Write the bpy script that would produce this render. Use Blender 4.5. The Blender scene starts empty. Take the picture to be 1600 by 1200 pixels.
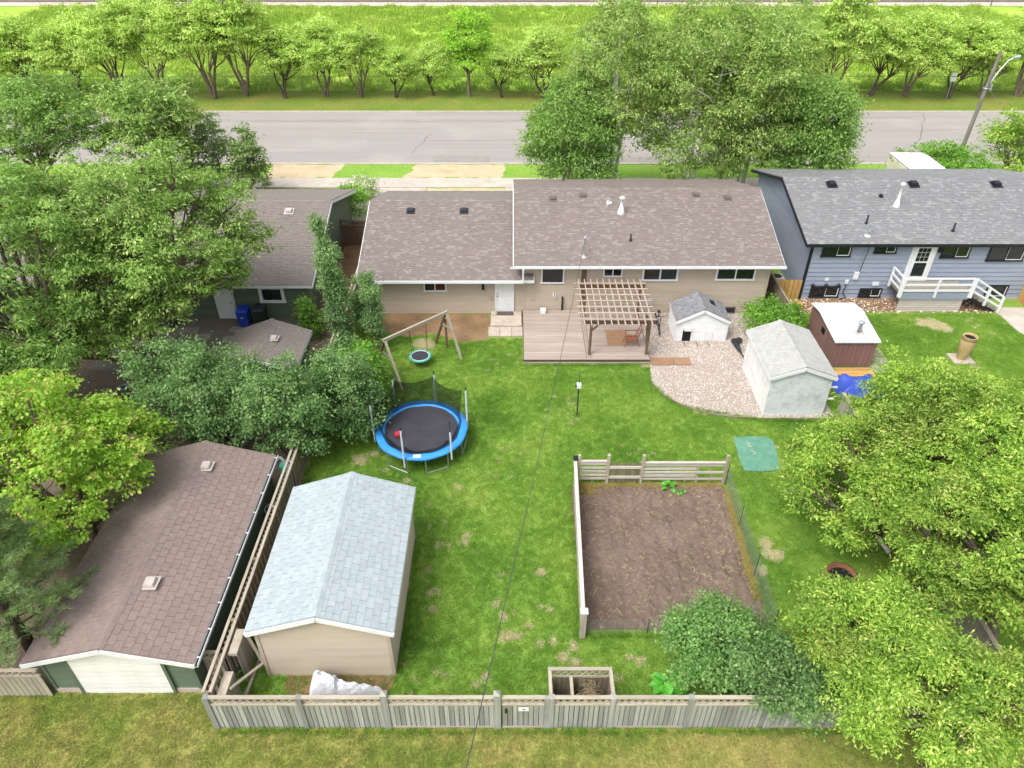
import bpy, bmesh, math, random
import numpy as np
from mathutils import Vector, Matrix
random.seed(7)
R = math.radians
scene = bpy.context.scene
C = scene.collection

# ------------------------------------------------------------------ camera, sky, sun, exposure
cd = bpy.data.cameras.new('camera'); cam = bpy.data.objects.new('camera', cd); C.objects.link(cam)
cam.location = (0, 0, 20.8); cam.rotation_euler = (R(90 - 36.5), 0, 0)
cd.sensor_width = 36; cd.lens = 25.54; cd.clip_start = .1; cd.clip_end = 3000
scene.camera = cam
SUN_EL, SUN_AZ = 58, -135          # azimuth measured from +Y (away from the camera) towards +X
w = bpy.data.worlds.new('World'); scene.world = w; w.use_nodes = True
nt = w.node_tree; nt.nodes.clear()
sky = nt.nodes.new('ShaderNodeTexSky'); sky.sky_type = 'NISHITA'; sky.sun_disc = False
sky.sun_elevation = R(SUN_EL); sky.sun_rotation = R(SUN_AZ); sky.air_density = 1.0; sky.dust_density = 4.0; sky.ozone_density = 1.0
hs = nt.nodes.new('ShaderNodeHueSaturation'); hs.inputs['Saturation'].default_value = .25
bg = nt.nodes.new('ShaderNodeBackground'); bg.inputs['Strength'].default_value = .15
wo = nt.nodes.new('ShaderNodeOutputWorld')
nt.links.new(sky.outputs[0], hs.inputs['Color']); nt.links.new(hs.outputs[0], bg.inputs['Color']); nt.links.new(bg.outputs[0], wo.inputs[0])
sd = bpy.data.lights.new('sun', 'SUN'); sd.energy = 1.1; sd.angle = R(28); sd.color = (1, .975, .94)
sun = bpy.data.objects.new('sun', sd); C.objects.link(sun)
sv = Vector((math.sin(R(SUN_AZ)) * math.cos(R(SUN_EL)), math.cos(R(SUN_AZ)) * math.cos(R(SUN_EL)), math.sin(R(SUN_EL))))
sun.rotation_euler = sv.to_track_quat('Z', 'Y').to_euler()
vs = scene.view_settings
vs.view_transform = 'Standard'; vs.look = 'None'; vs.gamma = 1; vs.exposure = 1.02; vs.use_curve_mapping = False

# ------------------------------------------------------------------ helpers
def lin(h):
    h = h.lstrip('#'); o = []
    for i in (0, 2, 4):
        c = int(h[i:i+2], 16) / 255
        o.append(c / 12.92 if c <= .04045 else ((c + .055) / 1.055) ** 2.4)
    return (*o, 1)
def mul(c, k): return (min(c[0]*k, 1), min(c[1]*k, 1), min(c[2]*k, 1), 1)

class NT:
    def __init__(s, name):
        s.m = bpy.data.materials.new(name); s.m.use_nodes = True; s.t = s.m.node_tree; s.t.nodes.clear()
    def n(s, typ, **kw):
        x = s.t.nodes.new(typ)
        for k, v in kw.items():
            if k.startswith('i_'):
                key = k[2:]; x.inputs[int(key) if key.isdigit() else key.replace('_', ' ')].default_value = v
            else: setattr(x, k, v)
        return x
    def l(s, a, b): s.t.links.new(a, b)
def ramp(T, stops):
    r = T.n('ShaderNodeValToRGB'); e = r.color_ramp.elements
    while len(e) < len(stops): e.new(.5)
    for el, (p, c) in zip(e, stops): el.position = p; el.color = c
    return r
def rnd_value(T):            # one random number for each object and each loose piece of a mesh
    oi = T.n('ShaderNodeObjectInfo'); ge = T.n('ShaderNodeNewGeometry')
    ad = T.n('ShaderNodeMath', operation='ADD'); T.l(oi.outputs['Random'], ad.inputs[0]); T.l(ge.outputs['Random Per Island'], ad.inputs[1])
    fr = T.n('ShaderNodeMath', operation='FRACT'); T.l(ad.outputs[0], fr.inputs[0])
    return fr.outputs[0]

def mat(name, c1, c2=None, rough=.8, scale=6, stretch=(1, 1, 1), bump=0, bscale=40, rnd=0, spec=.3, metal=0, world=False, stain=None, stain_scale=1.2, stain_amt=.5, light=None):
    c1 = lin(c1) if isinstance(c1, str) else c1
    c2 = (lin(c2) if isinstance(c2, str) else c2) or mul(c1, .8)
    T = NT(name)
    if world: tc = T.n('ShaderNodeNewGeometry').outputs['Position']
    else: tc = T.n('ShaderNodeTexCoord').outputs['Object']
    mp = T.n('ShaderNodeMapping'); mp.inputs['Scale'].default_value = stretch; T.l(tc, mp.inputs[0])
    no = T.n('ShaderNodeTexNoise', noise_dimensions='4D', i_Scale=scale, i_Detail=6.0, i_Roughness=.6); T.l(mp.outputs[0], no.inputs['Vector'])
    oi = T.n('ShaderNodeObjectInfo'); mw = T.n('ShaderNodeMath', operation='MULTIPLY', i_1=37.); T.l(oi.outputs['Random'], mw.inputs[0]); T.l(mw.outputs[0], no.inputs['W'])
    rp = ramp(T, [(.34, c1), (.68, c2)]); T.l(no.outputs['Fac'], rp.inputs[0])
    col = rp.outputs[0]
    if stain:
        n2 = T.n('ShaderNodeTexNoise', i_Scale=stain_scale, i_Detail=5.0, i_Roughness=.65); T.l(tc, n2.inputs['Vector'])
        r2 = ramp(T, [(.5, (0, 0, 0, 1)), (.72, (stain_amt,) * 3 + (1,))]); T.l(n2.outputs['Fac'], r2.inputs[0])
        mx = T.n('ShaderNodeMix', data_type='RGBA'); T.l(r2.outputs[0], mx.inputs[0]); T.l(col, mx.inputs[6]); mx.inputs[7].default_value = lin(stain); col = mx.outputs[2]
    if rnd:
        rv = rnd_value(T)
        if light:            # a few pieces of a lighter colour
            r3 = ramp(T, [(.0, (0, 0, 0, 1)), (.72, (0, 0, 0, 1)), (.94, (1, 1, 1, 1))]); T.l(rv, r3.inputs[0])
            m3 = T.n('ShaderNodeMix', data_type='RGBA'); T.l(r3.outputs[0], m3.inputs[0]); T.l(col, m3.inputs[6]); m3.inputs[7].default_value = lin(light); col = m3.outputs[2]
        mr = T.n('ShaderNodeMapRange', i_3=1 - rnd, i_4=1 + rnd); T.l(rv, mr.inputs[0])
        hv = T.n('ShaderNodeHueSaturation'); T.l(col, hv.inputs['Color']); T.l(mr.outputs[0], hv.inputs['Value']); col = hv.outputs[0]
    bs = T.n('ShaderNodeBsdfPrincipled', i_Roughness=rough, i_Metallic=metal); bs.inputs['Specular IOR Level'].default_value = spec
    T.l(col, bs.inputs['Base Color'])
    if bump:
        bn = T.n('ShaderNodeTexNoise', i_Scale=bscale, i_Detail=4.0); T.l(mp.outputs[0], bn.inputs['Vector'])
        bp = T.n('ShaderNodeBump', i_Strength=bump, i_Distance=.03); T.l(bn.outputs['Fac'], bp.inputs['Height']); T.l(bp.outputs[0], bs.inputs['Normal'])
    o = T.n('ShaderNodeOutputMaterial'); T.l(bs.outputs[0], o.inputs[0])
    return T.m

def leafmat(name, stops, trans=.42, rough=.5, clump=.16):
    T = NT(name)
    g = T.n('ShaderNodeTexCoord'); no = T.n('ShaderNodeTexNoise', i_Scale=1.1, i_Detail=4.0); T.l(g.outputs['Object'], no.inputs['Vector'])
    m1 = T.n('ShaderNodeMapRange', i_1=.3, i_2=.7, i_3=-.25, i_4=.25); T.l(no.outputs['Fac'], m1.inputs[0])
    ad = T.n('ShaderNodeMath', operation='ADD', use_clamp=True); T.l(rnd_value(T), ad.inputs[0]); T.l(m1.outputs[0], ad.inputs[1])
    rp = ramp(T, [(p, lin(c)) for p, c in stops]); T.l(ad.outputs[0], rp.inputs[0])
    n2 = T.n('ShaderNodeTexNoise', i_Scale=.45, i_Detail=2.0); T.l(g.outputs['Object'], n2.inputs['Vector'])
    mr = T.n('ShaderNodeMapRange', i_1=.3, i_2=.7, i_3=1 - clump, i_4=1 + clump); T.l(n2.outputs['Fac'], mr.inputs[0])
    hv = T.n('ShaderNodeHueSaturation'); T.l(rp.outputs[0], hv.inputs['Color']); T.l(mr.outputs[0], hv.inputs['Value'])
    bs = T.n('ShaderNodeBsdfPrincipled', i_Roughness=rough); bs.inputs['Specular IOR Level'].default_value = .4; T.l(hv.outputs[0], bs.inputs['Base Color'])
    tr = T.n('ShaderNodeBsdfTranslucent'); h2 = T.n('ShaderNodeHueSaturation', i_Value=1.3, i_Saturation=1.08); T.l(hv.outputs[0], h2.inputs['Color']); T.l(h2.outputs[0], tr.inputs[0])
    mx = T.n('ShaderNodeMixShader', i_0=trans); T.l(bs.outputs[0], mx.inputs[1]); T.l(tr.outputs[0], mx.inputs[2])
    o = T.n('ShaderNodeOutputMaterial'); T.l(mx.outputs[0], o.inputs[0])
    return T.m

def groundmat(name, stops, scale=.5, fine=9, bump=.4, fine_amt=.35, rough=.95, trans=0):
    """patchy ground: colours by a broad noise in world space, broken up by a fine one"""
    T = NT(name); pos = T.n('ShaderNodeNewGeometry').outputs['Position']
    a = T.n('ShaderNodeTexNoise', i_Scale=scale, i_Detail=7.0, i_Roughness=.62); T.l(pos, a.inputs['Vector'])
    b = T.n('ShaderNodeTexNoise', i_Scale=fine, i_Detail=5.0, i_Roughness=.7); T.l(pos, b.inputs['Vector'])
    rp = ramp(T, [(p, lin(c)) for p, c in stops]); T.l(a.outputs['Fac'], rp.inputs[0])
    mr = T.n('ShaderNodeMapRange', i_1=.25, i_2=.75, i_3=1 - fine_amt, i_4=1 + fine_amt); T.l(b.outputs['Fac'], mr.inputs[0])
    hv = T.n('ShaderNodeHueSaturation'); T.l(rp.outputs[0], hv.inputs['Color']); T.l(mr.outputs[0], hv.inputs['Value'])
    bs = T.n('ShaderNodeBsdfPrincipled', i_Roughness=rough); bs.inputs['Specular IOR Level'].default_value = .15; T.l(hv.outputs[0], bs.inputs['Base Color'])
    if bump:
        bp = T.n('ShaderNodeBump', i_Strength=bump, i_Distance=.05); T.l(b.outputs['Fac'], bp.inputs['Height']); T.l(bp.outputs[0], bs.inputs['Normal'])
    o = T.n('ShaderNodeOutputMaterial'); T.l(bs.outputs[0], o.inputs[0])
    return T.m

class MB:
    def __init__(s): s.v = []; s.f = []
    def add(s, vs, fs):
        o = len(s.v); s.v += [tuple(v) for v in vs]; s.f += [tuple(i + o for i in f) for f in fs]; return s
    def box(s, x0, x1, y0, y1, z0, z1):
        return s.add([(x0,y0,z0),(x1,y0,z0),(x1,y1,z0),(x0,y1,z0),(x0,y0,z1),(x1,y0,z1),(x1,y1,z1),(x0,y1,z1)],
                     [(0,3,2,1),(4,5,6,7),(0,1,5,4),(1,2,6,5),(2,3,7,6),(3,0,4,7)])
    def beam(s, p, q, wd, ht, up=(0, 0, 1)):
        p = Vector(p); q = Vector(q); d = (q - p).normalized(); up = Vector(up)
        if abs(d.dot(up)) > .98: up = Vector((0, 1, 0))
        sx = d.cross(up).normalized() * wd / 2; sz = sx.normalized().cross(d).normalized() * ht / 2
        return s.add([p-sx-sz, p+sx-sz, p+sx+sz, p-sx+sz, q-sx-sz, q+sx-sz, q+sx+sz, q-sx+sz],
                     [(0,1,2,3),(7,6,5,4),(0,4,5,1),(1,5,6,2),(2,6,7,3),(3,7,4,0)])
    def tube(s, pts, rad, n=8, cap=True):
        pts = [Vector(p) for p in pts]; m = len(pts)
        if not hasattr(rad, '__len__'): rad = [rad] * m
        vs = []; ref = None
        for i, p in enumerate(pts):
            d = (pts[min(i+1, m-1)] - pts[max(i-1, 0)]).normalized()
            if ref is None: ref = Vector((1, 0, 0)) if abs(d.x) < .8 else Vector((0, 1, 0))
            a = (ref - d * ref.dot(d)).normalized(); b = d.cross(a); ref = a
            vs += [p + (a * math.cos(t) + b * math.sin(t)) * rad[i] for t in [2 * math.pi * k / n for k in range(n)]]
        fs = [(i*n+k, i*n+(k+1) % n, (i+1)*n+(k+1) % n, (i+1)*n+k) for i in range(m-1) for k in range(n)]
        if cap: fs += [tuple(range(n))[::-1], tuple((m-1)*n + k for k in range(n))]
        return s.add(vs, fs)
    def lathe(s, x, y, prof, n=20, cap=True):
        return s.tube([(x, y, z) for r, z in prof], [r for r, z in prof], n, cap) if 0 else s._lathe(x, y, prof, n, cap)
    def _lathe(s, x, y, prof, n=20, cap=True):
        vs = []; m = len(prof)
        for r, z in prof: vs += [(x + r*math.cos(2*math.pi*k/n), y + r*math.sin(2*math.pi*k/n), z) for k in range(n)]
        fs = [(i*n+k, i*n+(k+1) % n, (i+1)*n+(k+1) % n, (i+1)*n+k) for i in range(m-1) for k in range(n)]
        if cap: fs += [tuple(range(n))[::-1], tuple((m-1)*n + k for k in range(n))]
        return s.add(vs, fs)
    def prism(s, pts, z0, z1):
        n = len(pts)
        return s.add([(x, y, z0) for x, y in pts] + [(x, y, z1) for x, y in pts],
                     [tuple(range(n))[::-1], tuple(range(n, 2*n))] + [(i, (i+1) % n, n+(i+1) % n, n+i) for i in range(n)])
    def torus(s, c, r, t, n=32, m=6, ax=None):
        c = Vector(c); Q = Vector(ax or (0, 0, 1)).to_track_quat('Z', 'Y')
        vs = [c + Q @ Vector(((r + t*math.cos(b))*math.cos(a), (r + t*math.cos(b))*math.sin(a), t*math.sin(b)))
              for a in [2*math.pi*i/n for i in range(n)] for b in [2*math.pi*j/m for j in range(m)]]
        return s.add(vs, [(i*m+j, ((i+1) % n)*m+j, ((i+1) % n)*m+(j+1) % m, i*m+(j+1) % m) for i in range(n) for j in range(m)])
    def xf(s, M, since=0):
        for i in range(since, len(s.v)): s.v[i] = tuple(M @ Vector(s.v[i]))
        return s
    def mesh(s, name, m):
        me = bpy.data.meshes.new(name); me.from_pydata(s.v, [], s.f); me.update()
        if m: me.materials.append(m)
        return me
    def build(s, name, m, parent=None, smooth=False, bevel=0, kind=None):
        me = s.mesh(name, m)
        if smooth: me.shade_smooth()
        o = bpy.data.objects.new(name, me); C.objects.link(o)
        if parent: adopt(o, parent)
        if bevel:
            b = o.modifiers.new('bevel', 'BEVEL'); b.width = bevel; b.segments = 2; b.limit_method = 'ANGLE'
        if kind: o['kind'] = kind
        return o
def wpos(o):
    p = Vector((0, 0, 0)); q = o
    while q: p = p + q.location if q.parent is None or q.type == 'EMPTY' else p; q = q.parent
    return p
def adopt(o, parent):
    """parts are written in world metres; the thing's Empty sits at its base"""
    o.parent = parent; root = parent
    if parent.type == 'EMPTY': o.matrix_parent_inverse = Matrix.Translation(-parent.location)
    return o
def thing(name, label, cat, loc, group=None):
    o = bpy.data.objects.new(name, None); C.objects.link(o); o.location = loc; o.empty_display_size = .3
    return tag(o, label, cat, group)
def tag(o, label, cat, group=None):
    o['label'] = label; o['category'] = cat
    if group: o['group'] = group
    return o
def piece(name, me, parent, M):
    o = bpy.data.objects.new(name, me); C.objects.link(o)
    o.parent = parent
    if parent.type == 'EMPTY': o.matrix_parent_inverse = Matrix.Translation(-parent.location)
    o.matrix_basis = M
    return o
UNIT = {}
def unit(m):                      # unit cube shared by all boards of one material
    if m.name not in UNIT: UNIT[m.name] = MB().box(-.5, .5, -.5, .5, -.5, .5).mesh('board', m)
    return UNIT[m.name]
def bpiece(name, m, parent, x0, x1, y0, y1, z0, z1, rot=None):
    M = Matrix.Translation(((x0+x1)/2, (y0+y1)/2, (z0+z1)/2))
    if rot: M = M @ rot
    return piece(name, unit(m), parent, M @ Matrix.Diagonal((x1-x0, y1-y0, z1-z0, 1)))
def beampiece(name, m, parent, p, q, wd, ht, up=(0, 0, 1)):
    p = Vector(p); q = Vector(q); d = (q-p); L = d.length; d.normalize(); up = Vector(up)
    if abs(d.dot(up)) > .98: up = Vector((0, 1, 0))
    sx = d.cross(up).normalized(); sz = sx.cross(d).normalized()
    M = Matrix(((sx.x*wd, d.x*L, sz.x*ht, (p.x+q.x)/2), (sx.y*wd, d.y*L, sz.y*ht, (p.y+q.y)/2), (sx.z*wd, d.z*L, sz.z*ht, (p.z+q.z)/2), (0, 0, 0, 1)))
    return piece(name, unit(m), parent, M)
def struct(name, mb, m, kind='structure', smooth=False):
    o = mb.build(name, m, None, smooth); o['kind'] = kind; return o
def ragged(pts, step=.5, amp=.12, seed=1):
    rg = random.Random(seed); out = []
    for i, p in enumerate(pts):
        q = pts[(i+1) % len(pts)]; L = math.hypot(q[0]-p[0], q[1]-p[1]); n = max(1, int(L/step))
        for k in range(n):
            t = k/n; out.append((p[0]+(q[0]-p[0])*t + rg.uniform(-amp, amp), p[1]+(q[1]-p[1])*t + rg.uniform(-amp, amp)))
    return out
def sheet(name, pts, z, m, kind='structure'):
    return struct(name, MB().add([(x, y, z) for x, y in pts], [tuple(range(len(pts)))]), m, kind)
def rect(x0, x1, y0, y1): return [(x0, y0), (x1, y0), (x1, y1), (x0, y1)]
def npmesh(name, v, tris, m, smooth=False):
    me = bpy.data.meshes.new(name); nv, nf = len(v), len(tris)
    me.vertices.add(nv); me.vertices.foreach_set('co', np.asarray(v, np.float32).ravel())
    me.loops.add(nf*3); me.loops.foreach_set('vertex_index', np.asarray(tris, np.int32).ravel())
    me.polygons.add(nf); me.polygons.foreach_set('loop_start', np.arange(0, nf*3, 3, dtype=np.int32))
    me.update(calc_edges=True)
    if m: me.materials.append(m)
    if smooth: me.shade_smooth()
    return me
def inside(px, py, poly):
    poly = np.array(poly); r = np.zeros(len(px), bool); j = len(poly)-1
    for i in range(len(poly)):
        xi, yi = poly[i]; xj, yj = poly[j]
        c = ((yi > py) != (yj > py)) & (px < (xj-xi)*(py-yi)/(yj-yi+1e-12)+xi); r ^= c; j = i
    return r

# ------------------------------------------------------------------ materials
M = {}
M['soil_under'] = groundmat('soil_under', [(.3, '#4a4a26'), (.7, '#5c5a2c')], .4, 6)
M['lawn'] = groundmat('lawn', [(.3, '#587a2e'), (.5, '#6e8e3a'), (.7, '#889c4a')], .33, 14, .5)
M['alley'] = groundmat('alley', [(.28, '#6c7c36'), (.45, '#868c46'), (.58, '#9c9656'), (.75, '#a69866')], .45, 11, .5)
M['field'] = groundmat('field', [(.3, '#80a436'), (.5, '#96b444'), (.7, '#acc056')], .09, 1.6, .6, .25)
M['verge'] = groundmat('verge', [(.3, '#5a7a28'), (.5, '#6f7c34'), (.7, '#82813f')], .2, 4, .5, .3)
M['boulevard'] = groundmat('boulevard', [(.3, '#6a9336'), (.6, '#7c9c40'), (.75, '#939c58')], .3, 6, .4)
M['rail_gravel'] = groundmat('rail_gravel', [(.3, '#a89c90'), (.7, '#c4b8aa')], .5, 5, .4, .2)
M['asphalt'] = mat('asphalt', '#8c8682', '#98928d', .9, 1.1, (.03, .8, 1), bump=.15, bscale=60, world=True, stain='#a29d98', stain_scale=.14, stain_amt=.6)
M['tar'] = mat('tar', '#6e6a67', '#7a7672', .9, 3)
M['tar_patch'] = mat('tar_patch', '#8f8a85', '#85807b', .9, 2)
M['concrete'] = mat('concrete', '#b9b1a6', '#a79e93', .9, 1.4, bump=.2, bscale=30, stain='#948a7c', stain_amt=.35)
M['concrete_step'] = mat('concrete_step', '#b7aa9c', '#a2968a', .9, 3, bump=.2, stain='#8a7c6c', stain_amt=.4, rnd=.06)
M['dirt'] = groundmat('dirt', [(.3, '#6c5640'), (.5, '#80684e'), (.7, '#94795a')], .7, 9, .6, .22)
M['sand'] = groundmat('sand', [(.3, '#a8987c'), (.55, '#bca98c'), (.75, '#8f9a58')], .5, 7, .4, .15)
M['dark_soil'] = groundmat('dark_soil', [(.3, '#5e5348'), (.6, '#6c6052'), (.8, '#76745a')], .8, 9, .7, .3)
M['garden_soil'] = groundmat('garden_soil', [(.3, '#64554a'), (.5, '#716157'), (.7, '#7e6e64')], .5, 18, .8, .22)
M['gravel_bed'] = groundmat('gravel_bed', [(.3, '#9a8d83'), (.6, '#a99c92'), (.8, '#b6aa9f')], .6, 24, .9, .3)
M['stone'] = mat('stone', '#b9aea4', '#9a8e84', .9, 20, rnd=.26, light='#cfc8c0')
M['rockbed_stone'] = mat('rockbed_stone', '#a58a74', '#7a6250', .9, 20, rnd=.35, light='#d8c8b4')
M['straw'] = mat('straw', '#b8a684', '#9a886a', .9, 30, rnd=.3)
M['flagstone'] = mat('flagstone', '#8a837c', '#6f6963', .9, 3, bump=.2, rnd=.15)
M['patio_base'] = groundmat('patio_base', [(.3, '#625d56'), (.6, '#706a62'), (.8, '#7c766e')], .8, 9, .4, .2)
M['brown_shingle'] = mat('brown_shingle', '#80756f', '#746963', .58, 10, bump=.5, bscale=140, rnd=.065, light='#877d79', spec=.55, stain='#6e6664', stain_scale=.5, stain_amt=.4)
M['garage_shingle'] = mat('garage_shingle', '#8c7d77', '#7f706a', .85, 8, bump=.5, bscale=140, rnd=.055, spec=.15)
M['left_shingle'] = mat('left_shingle', '#80766f', '#746b64', .58, 10, bump=.5, bscale=140, rnd=.065, spec=.55, stain='#6c6562', stain_scale=.5, stain_amt=.4)
M['grey_shingle'] = mat('grey_shingle', '#7f7f80', '#747475', .58, 10, bump=.5, bscale=140, rnd=.06, light='#898989', spec=.55, stain='#6d6d6e', stain_scale=.5, stain_amt=.4)
M['blue_shingle'] = mat('blue_shingle', '#a4adb0', '#96a0a4', .95, 6, bump=.4, bscale=140, rnd=.05, spec=.15)
M['pale_shingle'] = mat('pale_shingle', '#acaca8', '#a0a09c', .95, 7, bump=.5, bscale=120, rnd=.06, spec=.15)
M['kennel_shingle'] = mat('kennel_shingle', '#8a8a8c', '#6c6c6e', .95, 6, bump=.5, bscale=90, rnd=.12, spec=.15)
M['beige'] = mat('beige_siding', '#b0a392', '#a69988', .7, 2, (.3, 1, 3), rnd=.03)
M['tan'] = mat('tan_siding', '#aea290', '#a59988', .7, 2, (.3, 1, 3), rnd=.03)
M['blue'] = mat('blue_siding', '#8c94a3', '#828a99', .7, 3, (.4, 1, 3), rnd=.05)
M['green'] = mat('green_siding', '#5c6a58', '#54614f', .7, 2, (.3, 1, 3), rnd=.04)
M['white'] = mat('white_paint', '#d8d9da', '#cdcecf', .5, 3, rnd=.03)
M['white_peel'] = mat('white_peeling', '#e6e5e2', '#d4d2cc', .8, 4, (.25, 1, 3), rnd=.04, stain='#9a948a', stain_scale=5, stain_amt=.6)
M['white_side'] = mat('white_side', '#dedddb', '#cfcdca', .85, 3, stain='#b9aea8', stain_scale=2, stain_amt=.6)
M['shed_front'] = mat('shed_front', '#d0d5d6', '#c2c8ca', .9, 3, (1, 1, 3), stain='#8b9392', stain_scale=2.2, stain_amt=.6, bump=.2)
M['maroon'] = mat('maroon_panel', '#83645f', '#755650', .7, 4, (3, 3, .4), rnd=.06)
M['black'] = mat('black_trim', '#22242a', '#1a1b20', .6)
M['dark_metal'] = mat('dark_metal', '#3a3d44', '#2f3238', .5, metal=.3)
M['galv'] = mat('galvanised', '#b6bcc2', '#9aa0a6', .4, 9, metal=.6)
M['pole_white'] = mat('pole_white', '#cdd3dc', '#b9c0cc', .4, 9)
M['vent_brown'] = mat('vent_brown', '#6a625e', '#5c5450', .7)
M['vent_pale'] = mat('vent_pale', '#b6aca6', '#a59b95', .7)
M['glass'] = mat('window_glass', '#1d2426', '#14181a', .06, 1.5, spec=.6)
M['glass_red'] = mat('window_glass_red', '#5a1a12', '#381210', .1, 6, spec=.6)
M['wood_grey'] = mat('wood_grey', '#a59e92', '#857d72', .9, 5, (6, 6, .6), bump=.3, rnd=.2, stain='#7d8470', stain_scale=1.5, stain_amt=.5)
M['wood_blue'] = mat('wood_bluegrey', '#a2a39c', '#7e8078', .9, 3, (1, 1, .3), bump=.3, rnd=.3, stain='#7c7a62', stain_scale=1.5, stain_amt=.5)
M['wood_cap'] = mat('wood_cap', '#b2a998', '#978d7d', .9, 3, bump=.3, rnd=.1, stain='#857b6a', stain_amt=.5)
M['wood_old'] = mat('wood_old', '#8d8070', '#6d6153', .9, 3, bump=.3, rnd=.2, stain='#57503f', stain_amt=.5)
M['wood_white'] = mat('wood_whitish', '#c9c0b8', '#ada39a', .9, 4, bump=.3, rnd=.1, stain='#9a8878', stain_scale=2, stain_amt=.5)
M['deck'] = mat('deck_wood', '#aa9d92', '#93857a', .9, 3, (.6, .6, .6), bump=.3, rnd=.1, stain='#7c6456', stain_scale=2.2, stain_amt=.55)
M['deck_stain'] = mat('deck_stained', '#9b7a60', '#86684f', .9, 4, rnd=.1)
M['wood_brown'] = mat('wood_brown', '#745e4c', '#5c4a3c', .85, 4, bump=.3, rnd=.12)
M['wood_pergola'] = mat('wood_pergola', '#bcaea0', '#9c8d80', .9, 6, rnd=.06)
M['wood_new'] = mat('wood_new', '#c19a5e', '#a8824a', .8, 3, rnd=.12)
M['blue_plastic'] = mat('blue_plastic', '#1f3fae', '#1a3696', .4, 3, spec=.5)
M['black_plastic'] = mat('black_plastic', '#2c3034', '#24272b', .5, 3, spec=.4)
M['pad_blue'] = mat('pad_blue', '#3a8fd8', '#3082ca', .5, 3, spec=.4, rnd=.03, stain='#1f5f9e', stain_scale=3, stain_amt=.3)
M['pad_red'] = mat('ball_red', '#b02f3a', '#96252f', .5)
M['mat_black'] = mat('mat_black', '#3d3c42', '#34333a', .75, 2)
M['teal'] = mat('teal_ring', '#4fae9e', '#3f9b90', .6)
M['rope'] = mat('rope', '#4a4a48', '#3a3a38', .9)
M['turf'] = mat('turf_green', '#5f8f79', '#53826d', .95, 3, bump=.3, bscale=60, stain='#8fae90', stain_scale=3, stain_amt=.35)
M['rust'] = mat('rust', '#7d5440', '#5f3e30', .9, 5)
M['tarp'] = mat('tarp_white', '#dcdde2', '#c9cad2', .6, 4)
M['tarp_blue'] = mat('tarp_blue', '#3d55b0', '#3349a0', .5, 4)
M['clay'] = mat('clay_urn', '#b39d70', '#9c875c', .8, 5, stain='#7d6b48', stain_amt=.4)
M['yellow_pot'] = mat('yellow_pot', '#b39a45', '#9a8238', .7)
M['white_pot'] = mat('white_pot', '#b9bdbc', '#a4a8a6', .7)
M['blue_pot'] = mat('blue_pot', '#7c99a0', '#6a878e', .7)
M['orange_chair'] = mat('chair_copper', '#a3664a', '#8a523a', .6)
M['pole_wood'] = mat('pole_wood', '#86807a', '#6e6862', .9, 3, (2, 2, .3), rnd=.05)
M['bark'] = mat('bark', '#85786a', '#5f5448', .95, 4, (3, 3, .8), bump=.5)
M['bark_dark'] = mat('bark_dark', '#62574c', '#463d35', .95, 4, (3, 3, .8), bump=.5)
M['bark_birch'] = mat('bark_birch', '#e4e0d8', '#b0a89e', .8, 3, (1, 1, 3), bump=.2)
M['cream'] = mat('cream_panel', '#dcd6bf', '#d0c9b0', .5, 2)
M['rubber'] = mat('rubber', '#1b1b1c', '#141415', .8)
M['cable'] = mat('cable', '#4a4c4e', '#3a3c3e', .7)
M['wire'] = mat('wire', '#9a9f98', '#858a84', .6)
M['rug'] = mat('rug', '#5c5850', '#4a463f', .95)
def netmat():
    T = NT('net_black'); d = T.n('ShaderNodeBsdfDiffuse'); d.inputs[0].default_value = (.012, .014, .014, 1); t = T.n('ShaderNodeBsdfTransparent')
    no = T.n('ShaderNodeTexNoise', i_Scale=1.5, i_Detail=2.0); tc = T.n('ShaderNodeTexCoord'); T.l(tc.outputs['Object'], no.inputs['Vector'])
    mr = T.n('ShaderNodeMapRange', i_1=.3, i_2=.7, i_3=.6, i_4=.74); T.l(no.outputs['Fac'], mr.inputs[0])
    m = T.n('ShaderNodeMixShader'); T.l(mr.outputs[0], m.inputs[0]); T.l(t.outputs[0], m.inputs[1]); T.l(d.outputs[0], m.inputs[2])
    o = T.n('ShaderNodeOutputMaterial'); T.l(m.outputs[0], o.inputs[0]); return T.m
M['net'] = netmat()
L = {}
L['ash'] = leafmat('leaf_ash', [(.0, '#6e9044'), (.5, '#8fae58'), (.85, '#abc46e'), (1, '#c2d28a')])
L['ash2'] = leafmat('leaf_ash_dark', [(.0, '#688c42'), (.5, '#84a854'), (1, '#a6c06e')])
L['maple'] = leafmat('leaf_maple', [(.0, '#7aa636'), (.5, '#98bc44'), (.88, '#b0ca56'), (1, '#cabd74')])
L['manitoba'] = leafmat('leaf_manitoba', [(.0, '#668c32'), (.45, '#8eb046'), (.85, '#b0c85a'), (1, '#cdd67c')], clump=.22)
L['lilac'] = leafmat('leaf_lilac', [(.0, '#587c46'), (.5, '#719656'), (1, '#94b070')])
L['lilac2'] = leafmat('leaf_lilac_fresh', [(.0, '#587f42'), (.5, '#74a054'), (1, '#98b86c')])
L['poplar'] = leafmat('leaf_poplar', [(.0, '#66884e'), (.5, '#83a566'), (1, '#a6be86')])
L['birch'] = leafmat('leaf_birch', [(.0, '#7c9a4e'), (.5, '#98b25e'), (1, '#bccc80')])
L['birch2'] = leafmat('leaf_birch_dark', [(.0, '#6a9046'), (.5, '#86aa54'), (1, '#a6c06c')])
L['willow'] = leafmat('leaf_willow', [(.0, '#9aba54'), (.5, '#b6d068'), (1, '#d2e08c')])
L['willow2'] = leafmat('leaf_willow_bright', [(.0, '#86b43c'), (.5, '#a2cc4a'), (1, '#bedb66')])
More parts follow.
